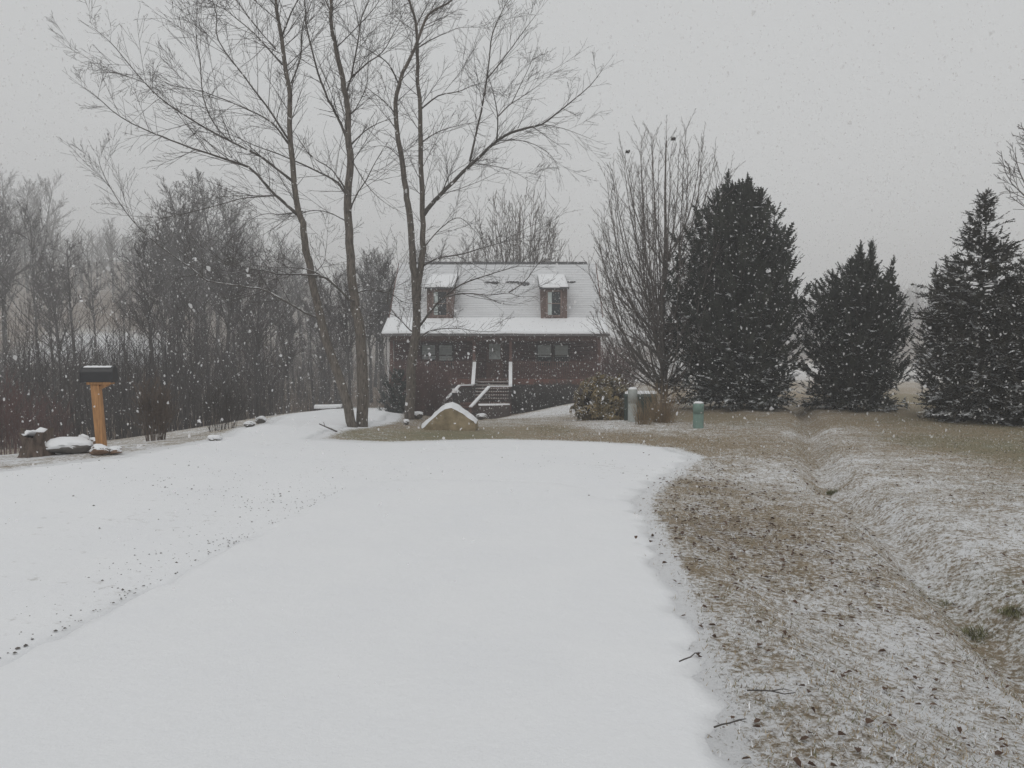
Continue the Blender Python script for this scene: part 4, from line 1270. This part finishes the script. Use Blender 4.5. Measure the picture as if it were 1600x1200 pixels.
# ------------------------------------------------------------------ rocks
def rock(name, label, X, Yd, size, seed, mat, cat='rock', group=None, rz=0, cap=.45, capth=.03, sink=.12, peak=0, rough=.22, sub=4):
    rng = random.Random(seed)
    root = thing(name, label, cat, (X, Yd, h1(X, Yd)), rz, group)
    bm = bmesh.new()
    bmesh.ops.create_icosphere(bm, subdivisions=sub, radius=1)
    off = [Vector((rng.gauss(0, 1), rng.gauss(0, 1), rng.gauss(0, 1))).normalized() for _ in range(9)]
    cut = [rng.uniform(.62, .9) for _ in off]
    for v in bm.verts:
        p = v.co.copy()
        for o, c in zip(off, cut):                     # flat facets
            k = p.dot(o)
            if k > c: p -= o*(k-c)*.85
        n = float(vnoise(p.x*2+seed, p.y*2+p.z*3, 1.0, seed))*rough*.5 + float(vnoise(p.x*5, p.y*5+p.z*6, 1.0, seed+1))*rough*.2
        p *= 1+n
        if peak:
            p.z = p.z*(1 - .55*min(1, abs(p.x)*peak)) if p.z > 0 else p.z
        v.co = Vector((p.x*size[0], p.y*size[1], p.z*size[2] + size[2]*(1-sink)))
    zmin = min(v.co.z for v in bm.verts)
    bm.normal_update()
    me_ = bpy.data.meshes.new(name)
    bm.to_mesh(me_)
    me_.materials.append(mat)
    me_.polygons.foreach_set('use_smooth', [True]*len(me_.polygons))
    link('stone', me_, root)
    # snow cap: the upward faces lifted clear, with a skirt
    for f in list(bm.faces):
        c = f.calc_center_median()
        k = f.normal.z + .25*float(vnoise(c.x*5, c.y*5, 1, seed+2))
        f.tag = k > cap
    keep = [f for f in bm.faces if f.tag]
    if keep and capth:
        bmesh.ops.delete(bm, geom=[f for f in bm.faces if not f.tag], context='FACES')
        bm.normal_update()
        base_ = {v: v.co.copy() for v in bm.verts}
        for v in bm.verts:
            e = any(ed.is_boundary for ed in v.link_edges)
            v.co = v.co + v.normal*(.004 if e else capth)
        m2 = bpy.data.meshes.new('snow_cap'); bm.to_mesh(m2); m2.materials.append(M_SNOW)
        m2.polygons.foreach_set('use_smooth', [True]*len(m2.polygons))
        link('snow_cap', m2, root)
    bm.free()
    return root
def rock_px(name, label, px, py, wp, hp, seed, mat, depth=1.0, **k):
    X, Yd = ground_px(px, py)
    hw, hh = wp/F*Yd/2, hp/F*Yd/2
    return rock(name, label, X, Yd+hw*depth*.8, (hw, hw*depth, hh), seed, mat, **k)
# front boulder: hand-shaped gable block
def boulder():
    X, Yd = ground_px(703, 671)
    root = thing('boulder', 'big tan peaked boulder with a snow cap in front of the cabin stairs', 'boulder', (X, Yd, h1(X, Yd)))
    s = Yd/F
    out = [(-40, -3), (-43, 4), (-30, 16), (-18, 27), (-6, 36), (4, 38), (14, 33), (26, 25), (38, 17), (43, 12), (44, 2), (38, -3)]
    bm = bmesh.new()
    D = .42
    layers = []
    for j, (yy, sc_, dz) in enumerate([(-D, .955, -.01), (-D*.7, 1.0, 0), (0, 1.02, .03), (D*.6, .95, -.01), (D, .72, -.06)]):
        lay = []
        n = 48
        pts = []
        for i in range(n):
            t = i/n*len(out); a = out[int(t)]; b = out[(int(t)+1) % len(out)]; f = t-int(t)
            x = (a[0]+(b[0]-a[0])*f)*s*sc_; z = (a[1]+(b[1]-a[1])*f)*s
            z = z*sc_ + (dz if z > .1 else 0)
            k = float(vnoise(x*6+j*.7, z*6, 1, 5))*.022
            lay.append(bm.verts.new((x+k, yy+k+.06*float(vnoise(x*3, z*3, 1, 8)), z+k*.6)))
        layers.append(lay)
    n = 48
    for a, b in zip(layers[:-1], layers[1:]):
        for i in range(n): bm.faces.new((a[i], a[(i+1) % n], b[(i+1) % n], b[i]))
    bm.faces.new(layers[0][::-1]); bm.faces.new(layers[-1])
    bmesh.ops.recalc_face_normals(bm, faces=bm.faces)
    bmesh.ops.triangulate(bm, faces=[f for f in bm.faces if len(f.verts) > 4])
    bmesh.ops.subdivide_edges(bm, edges=bm.edges[:], cuts=1, use_grid_fill=True)
    bm.normal_update()
    for v in bm.verts:
        k = float(vnoise(v.co.x*9+v.co.y*4, v.co.z*9+v.co.y*5, 1, 3))*.014
        v.co += v.normal*k
    bm.normal_update()
    me_ = bpy.data.meshes.new('boulder'); bm.to_mesh(me_); me_.materials.append(M_ROCK)
    link('stone', me_, root)
    bmesh.ops.delete(bm, geom=[f for f in bm.faces if f.normal.z < .33 + .2*float(vnoise(f.calc_center_median().x*7, f.calc_center_median().y*7, 1, 6))], context='FACES')
    bm.normal_update()
    for v in bm.verts:
        e = any(ed.is_boundary for ed in v.link_edges)
        v.co += v.normal*(.006 if e else .026) + Vector((0, -.01 if e else -.014, 0))
    m2 = bpy.data.meshes.new('snow_cap'); bm.to_mesh(m2); m2.materials.append(M_SNOW)
    m2.polygons.foreach_set('use_smooth', [True]*len(m2.polygons))
    link('snow_cap', m2, root); bm.free()
boulder()
rock_px('rock', 'small snow topped stone just left of the big boulder', 652, 655, 18, 11, 3, M_GREYST)
rock_px('rock', 'small snow topped stone tucked behind the right end of the big boulder', 752, 656, 18, 9, 4, M_GREYST)
rock_px('rock', 'tiny pale stone in the bed below the twin stemmed tree', 634, 664, 9, 8, 5, M_GREYST)
rock_px('rock', 'wide flat snow covered rock between the stump and the mailbox', 98, 712, 74, 26, 6, M_GREYST, depth=.8, cap=.3, capth=.04, group='rocks around the mailbox')
rock_px('rock', 'dark upright rock touching the left side of the mailbox stones', 124, 704, 26, 24, 16, M_GREYST, depth=.8, cap=.6, group='rocks around the mailbox')
rock_px('rock', 'brown snow dusted stone in front of the mailbox post', 150, 713, 32, 17, 7, M_STONE, depth=.8, cap=.5, capth=.018, group='rocks around the mailbox')
rock_px('rock', 'brown stone partly hidden behind the left of the mailbox post', 140, 702, 28, 20, 8, M_STONE, depth=.8, cap=.75, capth=.012, group='rocks around the mailbox')
rock_px('rock', 'low brown stone right of the mailbox post', 172, 711, 32, 12, 9, M_STONE, depth=.8, cap=.45, capth=.018, group='rocks around the mailbox')
for k, (px, py, wp, hp, lab) in enumerate([(388, 668, 17, 9, 'lower of two snow capped stones at the left rim of the drive'), (406, 662, 17, 11, 'upper of two snow capped stones at the left rim of the drive'), (333, 690, 22, 8, 'low snowy stone where the drive narrows, right of the brown shrub')]):
    rock_px('rock', lab, px, py, wp, hp, 20+k, M_GREYST, depth=.8, cap=.3, capth=.035, group='stones edging the drive')

# stump
X, Yd = ground_px(56, 713)
stump = thing('tree_stump', 'ragged brown tree stump capped with snow at the left', 'stump', (X, Yd, h1(X, Yd)))
mb = MB(); rg = random.Random(6)
s = Yd/F
n = 20; rows = [(-.05, 23), (.1, 20), (.5, 17.5), (.8, 19), (1.0, 20)]
for fr, r in rows:
    for j in range(n):
        a = 6.283*j/n; rr = r*s*(1+.17*math.sin(a*2+1)+.12*math.sin(a*3)+.10*math.sin(a*7)+rg.uniform(-.06, .06))
        mb.v.append((math.cos(a)*rr, math.sin(a)*rr, fr*36*s + (rg.uniform(-.05, .05)+.05*math.cos(a*2) if fr == 1 else 0)))
for i in range(len(rows)-1):
    for j in range(n):
        j2 = (j+1) % n; mb.f.append((i*n+j, i*n+j2, (i+1)*n+j2, (i+1)*n+j)); mb.m.append(0)
mb.f.append(tuple(4*n+j for j in range(n))); mb.m.append(0)
part('stump_wood', mb, M_STUMP, stump)
mb = MB()
mb.lathe([(17*s, 35.0*s), (18*s, 36.5*s), (14*s, 39.0*s), (7*s, 40.2*s), (.5*s, 40.4*s)], 22)
mb.v = [(x*(1+.22*math.sin(math.atan2(y, x)*2+.6)+.12*math.sin(math.atan2(y, x)*5)), y*(1+.2*math.sin(math.atan2(y, x)*3)), z+.03*math.sin(x*25)+.02*math.sin(y*31)) for x, y, z in mb.v]
part('snow_cap', mb, M_SNOW, stump, True)
# low stone bench beyond the crest of the drive
X, Yd = -7.2, 29.5
X = (512-800)/F*Yd
zb = unproj(512, 645, Yd).z
bench = thing('stone_bench', 'low slab bench with snow on top at the far edge of the drive', 'bench', (X, Yd, h1(X, Yd)), .1)
dz = zb - h1(X, Yd)
s = Yd/F
mb = MB()
for x in (-14, 3, 15): mb.box((x-2.5)*s, (x+2.5)*s, -.15, .15, -.05, dz+7*s)
part('leg', mb, M_GREYST, bench)
mb = MB(); mb.box(-20*s, 20*s, -.22, .22, dz+7*s+.002, dz+9*s); part('seat', mb, M_GREYST, bench)
part('snow', smooth_slab(-20.5*s, 20.5*s, -.24, dz+9*s+.02, .24, dz+9*s+.02, .06, 14, 4), M_SNOW, bench, True)
# snow-topped landscape timber below the stairs
q = unproj(772, 636, 40.2)
tim = thing('landscape_timber', 'snow topped timber edging below the right side of the cabin stairs', 'timber', (q.x, q.y, h1(q.x, q.y)), .12)
mb = MB(); t_ = q.z - h1(q.x, q.y)
mb.box(-.75, .75, -.09, .09, -.1, t_+.1); part('timber', mb, M_DARKW, tim)
part('snow', smooth_slab(-.76, .76, -.1, t_+.115, .1, t_+.115, .04, 10, 6), M_SNOW, tim, True)

# ------------------------------------------------------------------ utility boxes
def pedestal(name, label, px, py, wp, hp, mat, dome, Yfix=None, square=False):
    X, Yd = ground_px(px, py)
    if Yfix: Yd = Yfix; X = (px-800)/F*Yd
    s = Yd/F; r = wp*s/2; hh = hp*s
    root = thing(name, label, 'utility box', (X, Yd, h1(X, Yd)), .2)
    mb = MB()
    if square:
        bmx = [(-r, -r), (r, -r), (r, r), (-r, r)]
        mb.box(-r*.92, r*.92, -r*.92, r*.92, -.05, hh*.9)
        part('body', mb, mat, root)
        mb = MB(); mb.box(-r, r, -r, r, hh*.9+.002, hh*.985); part('cap', mb, mat, root)
        mb = MB(); mb.box(-r*.5, -r*.3, -r*.96, -r*.925, hh*.45, hh*.55); part('latch', mb, M_GUTTER, root)
        mb = MB(); mb.box(-r*.95, r*.95, -r*.95, r*.95, hh*.985+.002, hh*.985+.02); part('snow', mb, M_SNOW, root)
    else:
        mb.lathe([(r, -.05), (r, hh*.55)], 22); part('lower_body', mb, mat, root, False)
        mb = MB(); mb.lathe([(r*1.03, hh*.55+.001), (r*1.03, hh*.90), (r*.96, hh*.96), (r*.7, hh*.99), (.01, hh)], 22); o = part('cover', mb, mat, root, True)
        mb = MB(); mb.lathe([(r*.98, hh*.955), (r*.93, hh*.985), (r*.6, hh*1.02), (.01, hh*1.025)], 22); part('snow', mb, M_SNOW, root, True)
    return root
pedestal('utility_pedestal', 'round topped green cable pedestal standing alone on the grass', 1091, 669, 16.5, 41, M_GREEN, True)
pedestal('utility_pedestal', 'tall narrow pale grey green post in front of the dark utility box', 989, 657, 14.5, 53, M_GREYGR, False, 22.6)
Yd = 23.6; X = (1001-800)/F*Yd; s = Yd/F
xf = thing('transformer_box', 'dark green utility box with a snowy lid between the bush and rusty grass', 'utility box', (X, Yd, h1(X, Yd)), -.12)
mb = MB(); mb.box(-25*s, 25*s, -.36, .36, -.05, 38*s); part('body', mb, M_XFMR, xf)
mb = MB(); mb.add([(-26.5*s, -.39, 38*s+.002), (26.5*s, -.39, 38*s+.002), (26.5*s, .39, 38*s+.002), (-26.5*s, .39, 38*s+.002), (-24*s, -.30, 42*s), (24*s, -.30, 42*s), (24*s, .38, 42*s), (-24*s, .38, 42*s)], [(0,3,2,1), (4,5,6,7), (0,1,5,4), (1,2,6,5), (2,3,7,6), (3,0,4,7)]); part('lid', mb, M_XFMR, xf)
part('snow', smooth_slab(-24*s, 24*s, -.30, 42*s+.01, .38, 42*s+.01, .035, 12, 9), M_SNOW, xf, True)
mb = MB(); mb.box(-1*s, 1*s, -.375, -.362, 14*s, 20*s); part('latch', mb, M_GUTTER, xf)

# ------------------------------------------------------------------ mailbox
X, Yd = ground_px(160, 704)
s = Yd/F
mail = thing('mailbox', 'black arched mailbox dusted with snow on an orange cedar post', 'mailbox', (X, Yd, h1(X, Yd)), .12)
hp = 104*s
mb = MB(); hw = 6.6*s
lean = -7*s
vs = [(x, y, -.1) for x, y in ((-hw, -hw), (hw, -hw), (hw, hw), (-hw, hw))] + [(x+lean, y, hp) for x, y in ((-hw, -hw), (hw, -hw), (hw, hw), (-hw, hw))]
mb.add(vs, [(0,3,2,1), (4,5,6,7), (0,1,5,4), (1,2,6,5), (2,3,7,6), (3,0,4,7)])
po = part('post', mb, M_CEDAR, mail)
bv = po.modifiers.new('bevel', 'BEVEL'); bv.width = .012; bv.segments = 2
mb = MB(); mb.box(lean-11*s, lean+25*s, -.085, .085, hp+.002, hp+4*s); mb.beam((lean+5*s, 0, hp-6*s), (lean+18*s, 0, hp+.5*s), .08, .05)
part('support_board', mb, M_CEDAR, mail)
x0, x1 = lean-18*s, lean+29*s
zb = hp+4*s+.002; bw = .105; bh = 24*s
prof = [(-bw, 0), (bw, 0)] + [(bw*math.cos(a), bh-bw+bw*math.sin(a)) for a in [math.pi*k/12 for k in range(13)]]
def arch(xa, xb, sc_):
    mb = MB(); n = len(prof)
    pts = [(y*sc_, (z-bh/2)*sc_+bh/2) for y, z in prof]
    mb.add([(xa, y, zb+z) for y, z in pts]+[(xb, y, zb+z) for y, z in pts], [tuple(range(n))[::-1], tuple(range(n, 2*n))]+[(i, (i+1) % n, n+(i+1) % n, n+i) for i in range(n)])
    return mb
part('box', arch(x0+.004, x1-.03, 1.0), M_BLACK, mail)
dr = part('door', arch(x1-.029, x1, 1.06), M_BLACK, mail)
mb = arch(x0-.012, x0+.003, 1.05); part('rear_rim', mb, M_BLACK, mail)
mb = MB()
n = 26
for i in range(n+1):
    x = x0+.02+(x1-x0-.06)*i/n
    for j, a in enumerate([.33*math.pi, .40*math.pi, .5*math.pi, .60*math.pi, .68*math.pi]):
        th = (.001 if j in (0, 4) else .009)*(.6+.8*rg.random())*(1 if 0 < i < n else .2)
        mb.v.append((x, (bw+th)*math.cos(a), zb+bh-bw+(bw+th)*math.sin(a)+.002))
for i in range(n):
    for j in range(4):
        a = i*5+j; mb.f.append((a, a+5, a+6, a+1)); mb.m.append(0)
part('snow', mb, M_SNOW, mail, True)

# small post lantern near the stair rail
q = unproj(709, 618, 41.6); zg = h1(q.x, q.y)
lan = thing('lantern_post', 'small dark lantern with a pale pitched cap beside the lower stair rail', 'lantern', (q.x, q.y, zg))
hL = q.z - zg
mb = MB(); mb.tube([Vector((0, 0, -.05)), Vector((0, 0, hL-.1))], [.03, .03], 8); part('post', mb, M_BLACK, lan)
mb = MB(); mb.lathe([(.06, hL-.1), (.10, hL+.14)], 6); part('lamp_body', mb, M_BLACK, lan)
mb = MB(); mb.lathe([(.15, hL+.142), (.14, hL+.17), (.03, hL+.30), (.005, hL+.36)], 6); part('cap', mb, M_SPOUT, lan)

# ------------------------------------------------------------------ turf detail
rng_ = np.random.default_rng(3)
def free_of_snowfields(x, y):
    return ~(inside(x, y, DRIVE) | inside(x, y, ROAD))
# grass blades
nb = 260000
yy = 2.4 + 20*rng_.random(nb)**1.9
xx = .6 + (np.minimum(.62*yy+.9, 14)-.6)*rng_.random(nb)
yf = 15.5 + 20*rng_.random(70000); xf = -6.5 + 27*rng_.random(70000)
yy = np.concatenate([yy, yf]); xx = np.concatenate([xx, xf]); nb = len(xx)
ok = free_of_snowfields(xx, yy) | ((seg_dist(xx, yy, ROAD, True) < .34*rng_.random(nb)**1.5) & (xx > 0))
xx, yy = xx[ok], yy[ok]
at_ = attrs(xx, yy)
clump = .5+.5*vnoise(xx, yy, 6, 2)
keep = rng_.random(len(xx)) < np.clip(1.2-at_[:, 0]*1.2, .10, 1)*(.35+.65*clump)
xx, yy, at_ = xx[keep], yy[keep], at_[keep]
# overhanging fringe along the road edge
zz = H(xx, yy)
n = len(xx)
az = rng_.random(n)*6.283; ln = (.014+.034*rng_.random(n)**1.5)*(1+.035*yy); tilt = .05+.55*rng_.random(n)
wv = (.0016+.0016*rng_.random(n))*(1+.06*yy)
dx, dy = np.cos(az), np.sin(az)
b0 = np.stack([xx-dy*wv, yy+dx*wv, zz-.004], 1); b1 = np.stack([xx+dy*wv, yy-dx*wv, zz-.004], 1)
tp_ = np.stack([xx+dx*ln*(1.15-tilt), yy+dy*ln*(1.15-tilt), zz+ln*tilt], 1)
V = np.stack([b0, b1, tp_], 1).reshape(-1, 3)
me = bpy.data.meshes.new('grass')
me.from_pydata(V.tolist(), [], np.arange(3*n).reshape(-1, 3).tolist())
pal = np.array([(.30, .235, .145), (.22, .16, .09), (.145, .14, .07), (.09, .065, .045), (.38, .32, .22), (.70, .71, .72)])
pick = rng_.choice(6, n, p=[.25, .19, .16, .10, .08, .22])
gr = (at_[:, 1] > .28) & (rng_.random(n) < .45); pick[gr] = 2
colr = pal[pick]*(.75+.5*rng_.random((n, 1)))
ca = me.color_attributes.new('tint', 'FLOAT_COLOR', 'POINT')
ca.data.foreach_set('color', np.repeat(np.concatenate([colr, np.ones((n, 1))], 1), 3, 0).astype(np.float32).ravel())
m, t, p_ = nodes_of('grass_blade')
a = N(t, 'ShaderNodeAttribute'); a.attribute_name = 'tint'
t.links.new(a.outputs['Color'], p_.inputs['Base Color']); p_.inputs['Roughness'].default_value = .9
me.materials.append(m)
tag(link('grass', me), 'short dead tan and olive grass poking through thin snow on the verge', None, None, 'stuff')

# fallen leaves on the verge
mb = MB(); rl_ = random.Random(14)
cl = [ground_px(*c) for c in [(1090, 745), (1110, 765), (1150, 770), (1180, 730), (1130, 800), (1190, 820), (1230, 860), (1290, 890), (1090, 830), (1200, 890), (1280, 850)]]
k = 0
while k < 1300:
    if rl_.random() < .55:
        c = rl_.choice(cl); x = c[0]+rl_.gauss(0, .55); y = c[1]+rl_.gauss(0, .9)
    else:
        y = 2.6+14*rl_.random()**1.4; x = rl_.uniform(.7, .6*y+1)
    if not free_of_snowfields(np.array([x]), np.array([y]))[0] and rl_.random() > .12: continue
    k += 1
    z = h1(x, y)+.015 + (.06 if not free_of_snowfields(np.array([x]), np.array([y]))[0] else 0)
    a = rl_.uniform(0, 6.28); L = rl_.uniform(.010, .026); wv = L*rl_.uniform(.4, .8)
    d = Vector((math.cos(a), math.sin(a), rl_.uniform(-.3, .3))); s_ = Vector((-math.sin(a), math.cos(a), 0))
    c = Vector((x, y, z)); lift = Vector((0, 0, L*rl_.uniform(.3, .9)))
    mb.add([c-d*L, c-d*L*.3-s_*wv+lift*.7, c+d*L*.5-s_*wv*.8+lift, c+d*L+lift*.4, c+d*L*.4+s_*wv+lift*.8, c-d*L*.5+s_*wv*.8+lift*.5, c+lift*.1], [(0, 1, 6), (1, 2, 6), (2, 3, 6), (3, 4, 6), (4, 5, 6), (5, 0, 6)])
tag(link('leaf_litter', mb.mesh('leaf_litter', M_LEAF)), 'curled dark brown fallen leaves scattered over the snowy verge', None, None, 'stuff')

# gravel showing through the snow of the turnaround
mb = MB(); k = 0
spots = []
for (a_, b_, sx, sy, nn) in [(400, 790, .5, .8, 200), (330, 860, .45, .7, 160), (170, 930, .3, .5, 60), (60, 760, 2, .8, 60), (300, 755, 2, .5, 130), (430, 760, 1.2, .6, 110), (620, 735, 2.5, 1.2, 90), (900, 730, 1.5, 1, 60), (200, 800, 1.8, 1.2, 20), (420, 720, 2, .9, 60)]:
    X, Y_ = ground_px(a_, b_)
    for _ in range(nn): spots.append((X+rl_.gauss(0, sx), Y_+rl_.gauss(0, sy)))
for _ in range(150):                                   # along the pavement edge
    i = rl_.random(); y = 3.8+6.6*i; x = float(np.interp(y, [q_[1] for q_ in rd_left], [q_[0] for q_ in rd_left]))
    spots.append((x-abs(rl_.gauss(.03, .06)), y))
xs = np.array([q_[0] for q_ in spots]); ys = np.array([q_[1] for q_ in spots])
kp = inside(xs, ys, DRIVE) & ~inside(xs, ys, ROAD)
xs, ys = xs[kp], ys[kp]; zs = H(xs, ys)+.026
for x, y, z in zip(xs, ys, zs):
    r = rl_.uniform(.004, .0095) * (1.8 if rl_.random() < .08 else 1); c = Vector((x, y, z))
    e = [Vector((rl_.uniform(.7, 1.3)*a_*r, rl_.uniform(.7, 1.3)*b_*r, rl_.uniform(.4, .8)*c_*r)) for a_, b_, c_ in ((1, 0, 0), (0, 1, 0), (-1, 0, 0), (0, -1, 0), (0, 0, 1))]
    mb.add([c+q_ for q_ in e], [(0, 1, 4), (1, 2, 4), (2, 3, 4), (3, 0, 4)])
tag(link('gravel', mb.mesh('gravel', M_GRAVEL)), 'dark gravel specks showing through the snow beside the road', None, None, 'stuff')

# twigs lying on the snow
for k, (px, py, ang, L, lab) in enumerate([(1140, 1160, .35, .17, 'forked dark twig lying on the snow at the bottom right road edge'), (1078, 1050, .5, .16, 'thin straight twig lying on the snow of the road'),
                                           (1205, 1108, -.2, .22, 'thin twig lying across the verge above the forked twig'), (400, 672, 0, 0, None)]):
    if not lab: continue
    X, Y_ = ground_px(px, py)
    mb = MB(); rg = random.Random(k+3)
    d = Vector((math.cos(ang), math.sin(ang)*1.2, .05)).normalized(); b = -d*L*.5
    pts = [b+d*L*i/4+Vector((0, rg.uniform(-.01, .01), rg.uniform(0, .012))) for i in range(5)]
    mb.tube(pts, [.0042, .004, .0035, .003, .002], 5)
    if k != 1:
        mb.tube([pts[2], pts[2]+Vector((L*.22, -L*.1, .02)), pts[2]+Vector((L*.4, -L*.14, .015))], [.003, .0025, .0015], 4)
    o = link('fallen_twig', mb.mesh('fallen_twig', M_TWIG), None, (X, Y_, h1(X, Y_)+.066))
    tag(o, lab, 'twig', 'twigs on the snow')
X, Y_ = ground_px(512, 674)
mb = MB(); mb.tube([Vector((-.18, 0, .16)), Vector((0, 0, .08)), Vector((.2, .02, -.01))], [.012, .016, .02], 6)
mb.tube([Vector((-.05, 0, .10)), Vector((-.1, .03, .2))], [.008, .004], 4)
tag(link('fallen_branch', mb.mesh('fallen_branch', M_LIMB), None, (X, Y_, h1(X, Y_))), 'short dark branch sticking out of the bed left of the trunk pair', 'branch')

# green tufts in the ditch
def green_tuft(label, px, py, wp, hp, seed):
    X, Y_ = ground_px(px, py); rng = random.Random(seed); s = Y_/F
    root = thing('grass_clump', label, 'grass clump', (X, Y_, h1(X, Y_)), 0, 'green grass clumps in the ditch')
    mb = MB()
    for k in range(420):
        az = rng.uniform(0, 6.28); rr = wp*s*.5*math.sqrt(rng.random()); h = hp*s*rng.uniform(.25, .8)*(1.1-1.6*rr/(wp*s))
        b = Vector((math.cos(az)*rr, math.sin(az)*rr*.8, -.03)); a2 = rng.uniform(0, 6.28)
        e = b+Vector((math.cos(a2)*h*.7, math.sin(a2)*h*.7, h)); mid = b.lerp(e, .5)+Vector((0, 0, h*.15)); sd_ = Vector((-math.sin(a2), math.cos(a2), 0))*.0028
        mb.add([b-sd_, b+sd_, mid+sd_, mid-sd_, e], [(0, 1, 2, 3), (3, 2, 4)])
    part('blades', mb, bpy.data.materials.get('green_blades') or pmat('green_blades', (.15, .15, .075), .5, 9, .9, bmp=0), root, kind='stuff')
green_tuft('small green grass clump in the ditch, nearer the road', 1475, 948, 46, 22, 1)
green_tuft('larger green grass clump lower in the ditch', 1535, 992, 80, 34, 2)
green_tuft('dark green grass clump at the right edge above the ditch', 1592, 955, 60, 22, 3)
green_tuft('faint green grass tuft where the ditch bends', 1302, 772, 22, 20, 4)

# ------------------------------------------------------------------ falling snow
rf = np.random.default_rng(12)
nf = 110000
fx = (rf.random(nf)-.5)*44; fy = 1.6+44*rf.random(nf); fz = -2+14*rf.random(nf)
inview = (np.abs(fx) < .68*fy+1.5) & (np.abs(fz-1.6) < .62*fy+1.5) & (fz > H(fx, fy)+.1)
fx, fy, fz = fx[inview], fy[inview], fz[inview]
nf = len(fx)
rr = .0050+.0115*rf.random(nf)**2.2
rr = rr*np.clip(.35+fy/14, .5, 1.5)*np.where(rf.random(nf) < .02, 2.1, 1.0)
q1 = rf.normal(size=(nf, 3)); q1 /= np.linalg.norm(q1, axis=1, keepdims=True)
q2 = rf.normal(size=(nf, 3)); q2 -= q1*(q1*q2).sum(1, keepdims=True); q2 /= np.linalg.norm(q2, axis=1, keepdims=True)
q3 = np.cross(q1, q2)
ang_ = np.arange(6)*math.pi/3
rad6 = rr[:, None]*(.55+.75*rf.random((nf, 6)))
V = (rad6*np.cos(ang_)[None])[:, :, None]*q1[:, None]+(rad6*np.sin(ang_)[None])[:, :, None]*q2[:, None]+(rr[:, None]*rf.normal(0, .25, (nf, 6)))[:, :, None]*q3[:, None]
V[:, :, 2] *= 1.3
V = V+np.stack([fx, fy, fz], 1)[:, None, :]
# a few large clumped flakes near the lens
nk = 46
cx_ = rf.random(nk)*2-1; cy_ = 2.2+5*rf.random(nk); cz_ = EYE+(rf.random(nk)*1.1-.5)*cy_*.75
ct = np.stack([cx_*.62*cy_, cy_, cz_], 1)
ct = ct[cz_ > H(ct[:, 0], ct[:, 1])+.25]
BIG = []
for c_ in ct:
    R_ = rf.uniform(.004, .008)
    for _ in range(16):
        o_ = rf.normal(0, .45, 3)*R_; o_[2] *= 1.5
        a6 = rf.normal(size=(2, 3)); a6 /= np.linalg.norm(a6, axis=1, keepdims=True)
        rr6 = R_*rf.uniform(.3, .6)
        BIG.append(c_+o_+rr6*(np.cos(ang_)[:, None]*a6[0]+np.sin(ang_)[:, None]*a6[1]))
V = np.concatenate([V, np.array(BIG)]); nf = len(V)
hexf = np.array([(0, 1, 2), (0, 2, 3), (0, 3, 4), (0, 4, 5)])
Fc = (hexf[None]+6*np.arange(nf)[:, None, None]).reshape(-1, 3)
me = bpy.data.meshes.new('falling_snow')
me.from_pydata(V.reshape(-1, 3).tolist(), [], Fc.tolist())
me.polygons.foreach_set('use_smooth', [True]*len(me.polygons))
me.materials.append(M_FLAKE)
tag(link('falling_snow', me), 'white snowflakes falling everywhere through the air', None, None, 'stuff')

# ------------------------------------------------------------------ haze: snow-filled air
mb = MB(); mb.box(-445, 445, -45, 530, -8, 48)
hz = link('haze', mb.mesh('haze', []))
m = bpy.data.materials.new('haze'); m.use_nodes = True
t = m.node_tree; t.nodes.clear()
out = t.nodes.new('ShaderNodeOutputMaterial'); pv = t.nodes.new('ShaderNodeVolumePrincipled')
pv.inputs['Density'].default_value = .0029
pv.inputs['Color'].default_value = (.97, .975, .98, 1)
t.links.new(pv.outputs[0], out.inputs['Volume'])
hz.data.materials.clear(); hz.data.materials.append(m)
tag(hz, 'thin grey snow haze filling the air', None, None, 'stuff')
